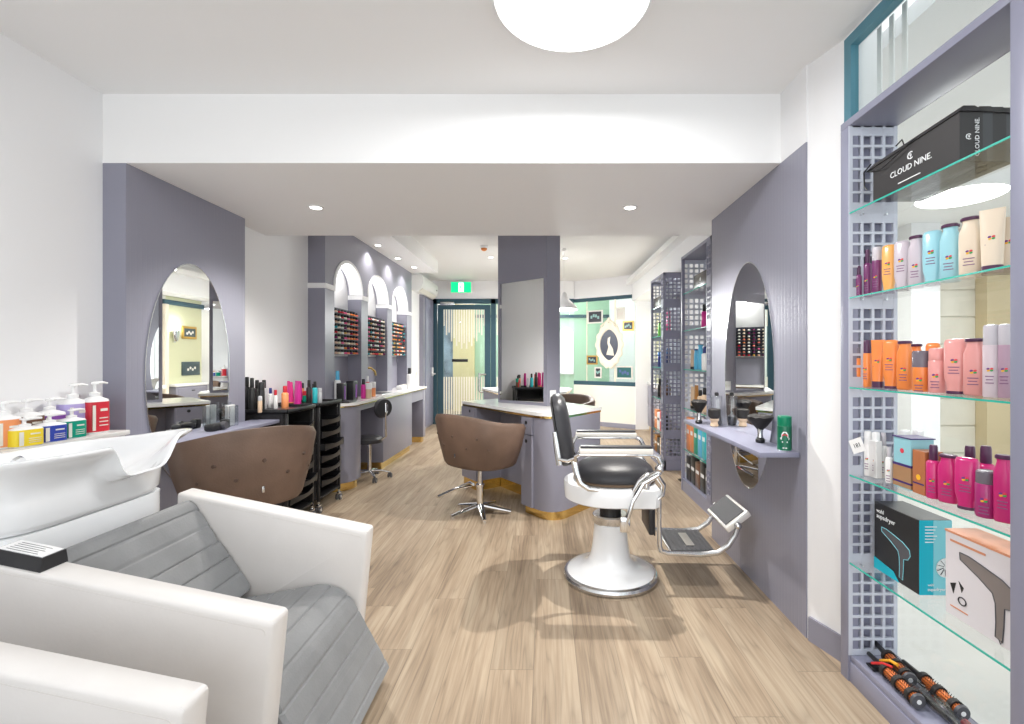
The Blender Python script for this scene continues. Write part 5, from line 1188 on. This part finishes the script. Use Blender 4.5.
fill(1.52, 4.15, 4.55, 1.64, [('mist', 'pink', .24, 'black'), ('mist', 'pink', .22, 'black'), ('mist', 'magenta', .23, 'black')], u+'second glass shelf')
fill(1.50, 4.12, 4.83, 1.246, [('flask', 'white', .25, 'black'), ('flask', 'white', .27, 'black'), ('mist', 'white', .22, 'navy'), ('flask', 'sky', .24, 'sky'), ('flask', 'sky', .2, 'navy'), ('tube', 'beige', .2, 'black')], u+'third glass shelf')
fill(1.50, 4.12, 4.83, 0.85, [('mist', 'amber', .22, 'black'), ('mist', 'beige', .2, 'black'), ('mist', 'beige', .23, 'black'), ('mist', 'beige', .2, 'black'), ('tube', 'amber', .24, 'black'), ('tube', 'beige', .22, 'black')], u+'fourth glass shelf')
def packs(x, ya, yb, z, cols_, h, label):
    n = len(cols_)
    for i, c_ in enumerate(cols_):
        y0 = ya+(yb-ya)*i/n+0.006; y1 = ya+(yb-ya)*(i+1)/n-0.006
        t = thing('retail_pack', '%s retail pack, %s from the left in %s' % (c_, ORD[n-1-i], label), 'pack', (x, (y0+y1)/2, z), 0, 'packs in '+label)
        MB().box(x, x+0.05, y0, y1, z+0.001, z+h*(0.9+0.1*(i % 2)), 0.004).build('pack_body', cm(c_), t); MB().box(x-0.001, x+0.001, y0+0.02, y1-0.02, z+h*0.5, z+h*0.62).build('pack_print', WTX if c_ != 'white' else DGREY, t)
packs(1.45, 4.12, 4.83, 0.43, ['teal', 'teal', 'sky', 'emerald', 'orange', 'orange'], 0.33, 'the near lattice unit, fifth level')
packs(1.45, 4.12, 4.83, 0.121, ['black', 'black', 'brown', 'black', 'black'], 0.27, 'the near lattice unit, bottom level')
u = 'the farther lattice unit, '
sign(1.46, 5.75, 6.3, 2.021, 'dark brown sign board with pale mark, top shelf of the farther lattice unit')
fill(1.53, 5.75, 6.34, 1.64, [('flask', 'pink', .3, 'pink'), ('flask', 'pink', .3, 'pink'), ('flask', 'green', .22, 'green'), ('flask', 'green', .2, 'black')], u+'second glass shelf')
fill(1.53, 5.75, 6.34, 1.246, [('spray', 'navy', .24, 'blue'), ('spray', 'blue', .22, 'blue'), ('spray', 'blue', .26, 'navy'), ('spray', 'navy', .2, 'blue')], u+'third glass shelf')
fill(1.53, 5.75, 6.34, 0.85, [('mist', 'brown', .24, 'black'), ('mist', 'black', .26, 'black'), ('mist', 'brown', .22, 'black'), ('mist', 'black', .24, 'black')], u+'fourth glass shelf')
packs(1.475, 5.75, 6.34, 0.43, ['black', 'red', 'white', 'orange'], 0.25, 'the farther lattice unit, fifth level')
packs(1.475, 5.75, 6.34, 0.121, ['white', 'beige', 'black', 'amber'], 0.22, 'the farther lattice unit, bottom level')

# ------------------------------------------------------------------ pump bottles on the ledge
def ledge(px, X, ytop, w, c_, label, rz=-0.75, cap=None):
    Y = X*F/(px-CX); h = 1.35-(ytop-CY)*Y/F-0.98
    product('pump', (X, Y, 0.9805), rz+2.15, w*Y/F, h, cm(c_), label, emb=False, group='pump bottles on the basin ledge')
ledge(95, -2.255, 381, 20, 'red', 'tall red pump bottle, last on the ledge beside the grey panel')
ledge(73, -2.30, 383, 22, 'lavender', 'tall lavender pump bottle next to the tall red one')
ledge(71.5, -2.215, 409, 20, 'emerald', 'short emerald green pump bottle in front of the tall lavender one')
ledge(49.5, -2.31, 398, 22, 'purple', 'purple pump bottle behind the royal blue one')
ledge(49.5, -2.215, 414, 23, 'royal', 'short royal blue pump bottle between yellow and green ones')
ledge(26, -2.31, 399, 24, 'brown', 'dark brown pump bottle behind the yellow one')
ledge(24, -2.215, 418, 25, 'yellow', 'short yellow pump bottle between orange and blue ones')
ledge(3.5, -2.26, 401, 23, 'orange', 'orange pump bottle at the left edge of the picture')

# ------------------------------------------------------------------ things on trolley tops, counter, island, shelves
def put(kind, px, X, zs, ytop, w, c_, cap, label, rz=-0.6, name=None):
    Y = X*F/(px-CX); h = 1.35-(ytop-CY)*Y/F-zs
    product(kind, (X, Y, zs+0.0005), rz, w*Y/F, h, cm(c_), label, cm(cap), emb=False, name=name)
T = 0.945
for i, (px, X, yt, w, c_, k) in enumerate(((247, -2.305, 377, 6, 'black', 'mist'), (252, -2.25, 378, 6, 'black', 'mist'), (257, -2.30, 380, 6, 'black', 'mist'), (261.5, -2.20, 382, 6, 'black', 'spray'), (264, -2.30, 380, 6, 'silver', 'mist'))):
    lb = ['tall black nozzle bottle at the mirror end of the near trolley', 'tall black nozzle bottle second from the mirror end on the near trolley', 'black nozzle bottle third from the mirror end on the near trolley', 'black can fourth from the mirror end on the near trolley', 'silver-grey nozzle bottle behind the black ones on the near trolley'][i]
    put(k, px, X, T, yt, w, c_, 'black', lb)
put('spray', 260, -2.15, T, 396, 4, 'beige', 'silver', 'small beige bottle in front of the black bottles on the near trolley')
put('mist', 270.5, -2.28, T, 388, 4.5, 'white', 'navy', 'small white bottle with navy nozzle on the near trolley')
put('mist', 275.5, -2.2, T, 390, 4.5, 'white', 'red', 'small white bottle with red nozzle on the near trolley')
put('mist', 285, -2.10, T, 386, 6.5, 'orange', 'red', 'orange nozzle bottle on the near trolley beside the pink tubes')
put('tube', 290.5, -2.25, T, 382, 8, 'pink', 'orange', 'tall coral pink tube behind the orange bottle on the near trolley')
put('tube', 297.5, -2.16, T, 381, 9, 'magenta', 'magenta', 'tall magenta tube at the far end of the near trolley')
put('jar', 304.5, -2.28, T, 391, 6.5, 'emerald', 'red', 'emerald pot with red lid on the far trolley by the wall')
put('mist', 309, -2.12, T, 380, 5, 'black', 'black', 'dark nozzle bottle on the far trolley beside the arch wall')
put('jar', 314, -2.2, T, 388, 5, 'brown', 'emerald', 'brown pot on the far trolley')
put('spray', 320, -2.08, T, 388, 4, 'silver', 'silver', 'slim silver can at the far end of the far trolley')
for i, (y, x, k, c_, cp, h, lb) in enumerate((
 (4.16, -2.27, 'tube', 'pink', 'pink', .21, 'pink tube at the near end of the far trolley'), (4.22, -2.22, 'mist', 'orange', 'red', .19, 'orange nozzle bottle behind the pink tube on the far trolley'), (4.29, -2.10, 'mist', 'teal', 'black', .20, 'teal bottle with black nozzle midway along the far trolley'),
 (4.36, -2.27, 'tube', 'magenta', 'black', .20, 'magenta tube by the wall midway along the far trolley'), (4.47, -2.20, 'mist', 'red', 'black', .17, 'red bottle with black nozzle near the counter end of the far trolley'), (4.44, -2.30, 'spray', 'orange', 'black', .18, 'orange can with black cap in the wall corner of the far trolley'))):
    product(k, (x, y, T+0.0005), -0.6, 0.045, h, cm(c_), lb, cm(cp), emb=False)
t = thing('tint_tray', 'shallow black tray of foils on the near trolley top', 'tray', (-2.05, 3.72, T)); MB().box(-2.08, -1.99, 3.63, 3.80, T+0.001, T+0.012, 0.004).build('tray', DGREY, t); MB().box(-2.07, -2.0, 3.64, 3.76, T+0.012, T+0.016).build('folded_foil', cm('brown'), t)
# counter objects
Q = 0.9
def qput(kind, px, X, ytop, w, c_, cap, label): put(kind, px, X, Q, ytop, w, c_, cap, label, rz=-0.8)
qput('mist', 337.5, -2.16, 371, 6, 'white', 'sky', 'white nozzle bottle with blue top at the near end of the counter')
t = thing('polish_carton', 'black carton with purple panel standing by the first arch pier', 'box', (-2.1, 4.85, Q)); 
b = MB(); b.box(-2.15, -2.08, 4.84, 4.93, Q, Q+0.20, 0.004); b.build('carton', BLK, t); MB().box(-2.079, -2.077, 4.87, 4.90, Q+0.03, Q+0.17).build('purple_panel', cm('purple'), t)
t = thing('polish_carton', 'larger black carton with purple panel beside the gold tap', 'box', (-2.1, 5.1, Q)); MB().box(-2.15, -2.07, 5.08, 5.20, Q, Q+0.21, 0.004).build('carton', BLK, t); MB().box(-2.069, -2.067, 5.13, 5.17, Q+0.03, Q+0.17).build('purple_panel', cm('purple'), t)
qput('mist', 363.5, -2.07, 379, 5, 'magenta', 'black', 'magenta bottle on the counter right of the black cartons')
qput('jar', 368.5, -2.02, 383, 6, 'beige', 'white', 'pale peach pot with white lid on the counter below the gold tap')
qput('mist', 367.5, -2.12, 376, 4, 'red', 'white', 'small red bottle with white nozzle behind the peach pot')
qput('jar', 373, -2.06, 382, 5, 'orange', 'white', 'small orange pot under the gold tap spout')
qput('mist', 409.5, -2.05, 368, 5.5, 'white', 'black', 'white bottle with black nozzle at the far end of the counter')
t = thing('soap_tray', 'black flat tray at the rounded near end of the counter', 'tray', (-2.05, 4.9, Q)); MB().box(-2.10, -2.0, 4.80, 5.0, Q, Q+0.012, 0.004).build('tray', BLK, t); MB().box(-2.09, -2.01, 4.82, 4.98, Q+0.012, Q+0.016).build('tray_liner', DGREY, t)
t = thing('tissue_box', 'low white box beneath the farthest arch', 'box', (-2.12, 7.0, Q)); MB().box(-2.17, -2.08, 6.85, 7.3, Q, Q+0.06, 0.006).build('box_body', WPLA, t); MB().box(-2.14, -2.11, 6.95, 7.2, Q+0.06, Q+0.068).build('box_slot', ALC, t)
# right shelf
S = 0.888
def powder_brush(x, y, zs, r, h, label, tilt=0, lying=False):
    t = thing('neck_brush', label, 'brush', (x, y, zs))
    MB().lathe([(0.018, zs), (0.024, zs+0.004), (0.025, zs+0.018), (0.016, zs+0.030)], (x, y, 0), 20).build('handle_foot', BLK, t)
    MB().lathe([(0.016, zs+0.028), (0.014, zs+0.05), (0.016, zs+h*0.5)], (x, y, 0), 18).build('chrome_stem', CHR, t)
    b = MB(); rng = random.Random(int(x*100)); rr = []
    for rad, z in ((0.016, h*.48), (r*.62, h*.66), (r*.95, h*.84), (r, h*.92), (r*.8, h*.98), (r*.3, h*1.0)):
        rr.append([(x+rad*(1+0.06*rng.uniform(-1, 1))*math.cos(2*PI*k/30), y+rad*(1+0.06*rng.uniform(-1, 1))*math.sin(2*PI*k/30), zs+z+0.004*rng.uniform(-1, 1)) for k in range(30)])
    b.rings(rr); b.build('bristles', BRI, t, ang=25)
    return t
powder_brush(1.19, 2.60, S, 0.068, 0.155, 'large fanned black neck brush with chrome stem, alone in the shelf middle')
powder_brush(1.10, 3.36, S, 0.055, 0.17, 'smaller black fan brush at the far end of the right shelf')
t = thing('shaving_brush', 'squat black brush with tan handle at the far end of the right shelf', 'brush', (1.16, 3.22, S)); MB().lathe([(0.022, S), (0.028, S+0.006), (0.022, S+0.03), (0.03, S+0.045), (0.028, S+0.055)], (1.16, 3.22, 0), 22).build('handle', cm('beige'), t); MB().lathe([(0.026, S+0.055), (0.040, S+0.07), (0.042, S+0.115), (0.034, S+0.122), (0.01, S+0.122)], (1.16, 3.22, 0), 22).build('bristles', BRI, t)
t = thing('spray_jar', 'clear straight-sided jar with black pump near the oval mirror', 'jar', (1.205, 3.30, S))
MB().lathe([(0.037, S), (0.038, S+0.004), (0.038, S+0.20), (0.036, S+0.204), (0.012, S+0.206)], (1.205, 3.30, 0), 28).build('clear_body', ACR, t); MB().lathe([(0.03, S+0.003), (0.034, S+0.02), (0.03, S+0.06), (0.008, S+0.075), (0.006, S+0.1)], (1.205, 3.30, 0), 20).build('grey_bulb', DGREY, t); MB().lathe([(0.014, S+0.205), (0.014, S+0.225), (0.005, S+0.23)], (1.205, 3.30, 0), 16).build('stopper', BLK, t)
t = thing('spray_can', 'green shaving foam can with white and red crest at the shelf end', 'can', (1.205, 2.365, S)); GRN = pal('can_green', (.0, .13, .065), .3, .3)
xx, yy = 1.205, 2.365
MB().lathe([(0.031, S), (0.034, S+0.004), (0.034, S+0.125), (0.030, S+0.130)], (xx, yy, 0), 32).build('body', GRN, t); MB().lathe([(0.032, S+0.128), (0.033, S+0.132), (0.033, S+0.172), (0.028, S+0.176), (0.005, S+0.177)], (xx, yy, 0), 32).build('cap', pal('can_cap_green', (0, .2, .1)), t); MB().lathe([(0.0335, S+0.0005), (0.0345, S+0.006), (0.0335, S+0.007)], (xx, yy, 0), 32).build('base_ring', STEEL, t)
def wrap(poly, R, x, y, z0, ang):      # small outline wrapped round a can
    return [(x+R*math.cos(ang+a/R), y+R*math.sin(ang+a/R), z0+zz) for a, zz in poly]
A0 = math.atan2(-yy, -xx)+0.05
def crest(poly, R, m, nm):
    b = MB(); n = len(poly); c = (sum(p[0] for p in poly)/n, sum(p[1] for p in poly)/n)
    o = wrap(poly, R, xx, yy, S, A0); i_ = wrap([(p[0], p[1]) for p in poly], R-0.0015, xx, yy, S, A0); b.rings([i_, o]); b.build(nm, m, t)
crest([(-.024, .068), (-.016, .072), (-.016, .086), (-.008, .1), (.008, .1), (.016, .086), (.016, .072), (.024, .068), (.018, .060), (-.018, .060)], 0.0352, WTX, 'white_crest'); crest([(-.014, .078), (-.010, .088), (.010, .088), (.014, .078)], 0.0358, cm('red'), 'red_arc')
crest([(-.013, .052), (.013, .052), (.013, .046), (-.013, .046)], 0.0352, WTX, 'printed_line'); crest([(-.010, .022), (.010, .022), (.010, .017), (-.010, .017)], 0.0352, WTX, 'printed_line')
# left shelf: clippers and box
t = thing('hair_clippers', 'black corded clippers lying on the left grey shelf', 'clippers', (-2.12, 3.02, S))
b = MB(); b.box(-2.17, -2.10, 2.98, 3.12, S, S+0.045, 0.015, 3); b.build('clipper_body', BLK, t); b = MB(); b.cyl((-2.105, 3.07, S+0.03), (-2.08, 3.07, S+0.03), 0.026, 0.022, 20); b.build('round_head', DGREY, t); MB().box(-2.165, -2.12, 3.12, 3.17, S, S+0.06, 0.010).build('charging_stand', BLK, t)
t = thing('acrylic_holder', 'clear acrylic brochure holder behind the black clippers', 'holder', (-2.18, 3.2, S))
b = MB(); b.box(-2.20, -2.195, 3.20, 3.29, S, S+0.16); b.box(-2.15, -2.146, 3.20, 3.29, S, S+0.14); b.box(-2.20, -2.146, 3.20, 3.204, S, S+0.14); b.box(-2.20, -2.146, 3.286, 3.29, S, S+0.14); b.build('acrylic_box', ACR, t); MB().box(-2.185, -2.165, 3.21, 3.28, S+0.003, S+0.145).build('white_leaflets', WPLA, t)
# barber's little items on the armrest none; pictures and ornate mirror on the glass wall
a, d = GA, GD
def on_glass(px, py):
    # point on the angled glass plane seen at px,py
    dr = Vector(((px-CX)/F, 1.0)); nn = Vector((d.y, -d.x)); k = (a-n*0.03*0).dot(nn)/dr.dot(nn); p = dr*k
    return Vector((p.x, p.y, 1.35-(py-CY)*k/F))
GN = Vector((-d.y, d.x, 0)) if Vector((-d.y, d.x)).dot(-a) > 0 else Vector((d.y, -d.x, 0))
def picture(px, py, w, h, fm_, pm, label, sh=True):
    c0 = on_glass(px, py); k = c0.y/F; sx = w*k/d.x; sz = h*k
    M = frame(c0+GN*0.035, (d.x, d.y, 0), (0, 0, 1)) 
    if (M.to_3x3() @ Vector((0, 0, 1))).dot(GN) < 0: zs_ = -1
    else: zs_ = 1
    t = thing('framed_picture', label, 'picture', tuple(c0+GN*0.03-Vector((0, 0, sz/2))))
    fw = 0.028
    b = MB()
    for q in ((-sx/2, sx/2, -sz/2, -sz/2+fw), (-sx/2, sx/2, sz/2-fw, sz/2), (-sx/2, -sx/2+fw, -sz/2+fw, sz/2-fw), (sx/2-fw, sx/2, -sz/2+fw, sz/2-fw)): b.box(*q, -0.012, 0.012, 0.003, 1, M=M)
    b.build('picture_frame', fm_, t)
    q = MB().box(-sx/2+fw, sx/2-fw, -sz/2+fw, sz/2-fw, -0.004, 0.004, M=M).build('print', pm, t)
    b = MB(); rng = random.Random(int(px))
    for k_ in range(4): b.box(*(lambda u_, v_: (u_, u_+sx*0.12, v_, v_+sz*0.22))(-sx*0.3+k_*sx*0.15, -sz*0.2+rng.uniform(0, sz*0.2)), zs_*0.004, zs_*0.0055, M=M)
    b.build('print_shapes', PRS[int(px) % 3], q)
PRS = [pal('print_shape_pale', (.6, .55, .5)), pal('print_shape_blue', (.1, .12, .3)), pal('print_shape_sea', (.25, .45, .42))]
WFR = pal('pale_frame', (.7, .67, .62)); PDK = pal('print_dark', (.04, .04, .05)); PTE = pal('print_deep_teal', (.03, .12, .12)); PPA = pal('print_pale', (.6, .58, .52))
picture(596, 317, 14, 13, WFR, PDK, 'wide dark photo in pale frame, upper left on the glass wall')
picture(621.5, 314, 8, 13, WFR, PPA, 'small pale portrait picture, top centre of the glass wall')
picture(629, 326, 10, 10, GOLD, PDK, 'small gold-framed picture at the upper right of the glass wall')
picture(593, 360, 10, 9, GOLD, PDK, 'small gold-framed picture left of the ornate oval mirror')
picture(599, 372.5, 6.5, 11, WFR, PDK, 'small dark upright picture below the gold-framed one')
picture(625, 372.5, 15, 13, WFR, PTE, 'wide deep teal print, lower right on the glass wall')
def ornate():
    c0 = on_glass(610.5, 345); k = c0.y/F; hx = 10.0*k/d.x*1.0; hz = 19.5*k
    M = frame(c0+GN*0.05, (d.x, d.y, 0), (0, 0, 1)); sg = 1 if (M.to_3x3() @ Vector((0, 0, 1))).dot(GN) > 0 else -1
    t = thing('ornate_mirror', 'cream scrollwork oval frame with dark portrait, hung on the glass wall', 'framed portrait', tuple(c0-Vector((0, 0, hz))))
    N = 96; rr = []
    def R(kx, kz, z, wav=0): return [M @ Vector(((hx*kx)*math.cos(2*PI*i/N)*(1+wav*math.cos(2*PI*i/N*14)), (hz*kz)*math.sin(2*PI*i/N)*(1+wav*math.cos(2*PI*i/N*14))*(1+0.10*(math.sin(2*PI*i/N)**12)), z*sg)) for i in range(N)]
    b = MB(); b.rings([R(0.80, 0.70, 0.0), R(1.25, 1.10, 0.0, .05), R(1.22, 1.08, 0.025, .05), R(1.0, 0.88, 0.04, .02), R(0.84, 0.74, 0.03), R(0.80, 0.70, 0.01)], cap0=False, cap1=False)
    for s in (-1, 1):
        for q in range(5): 
            p = M @ Vector((s*hx*(0.15+0.1*q)*1.3, hz*(1.22-0.06*q), 0.02*sg)); b.sphere(p, 0.022, seg=10, n=6)
            p = M @ Vector((s*hx*(0.12+0.1*q)*1.3, -hz*(1.16-0.05*q), 0.02*sg)); b.sphere(p, 0.018, seg=10, n=6)
    p = M @ Vector((0, hz*1.28, 0.02*sg)); b.sphere(p, 0.035, sz=1.4); b.build('scroll_frame', CREAM, t)
    b = MB(); b.rings([R(0.82, 0.72, 0.008), R(0.82, 0.72, 0.014)]); pg = b.build('dark_ground', pal('slate_picture_ground', (.045, .055, .085), .4), t)
    b = MB(); b.prism([(-hx*.1, hz*.35), (hx*.12, hz*.42), (hx*.05, hz*.1), (hx*.35, -hz*.2), (hx*.45, -hz*.55), (-hx*.25, -hz*.5), (-hx*.05, -hz*.1), (-hx*.15, hz*.1)], 0.014*sg, 0.018*sg)
    bmesh.ops.transform(b.bm, matrix=M, verts=b.bm.verts[:]); b.build('pale_silhouette', CREAM, pg)
ornate()
# small white switch by the door
t = thing('light_switch', 'small white switch plate on the left wall beside the grey side door', 'switch', (XL, 8.6, 1.02)); MB().box(XL+0.001, XL+0.014, 8.55, 8.66, 1.0, 1.16, 0.004).build('plate', WPLA, t); MB().box(XL+0.014, XL+0.02, 8.59, 8.62, 1.06, 1.11, 0.002).build('rocker', ALC, t)
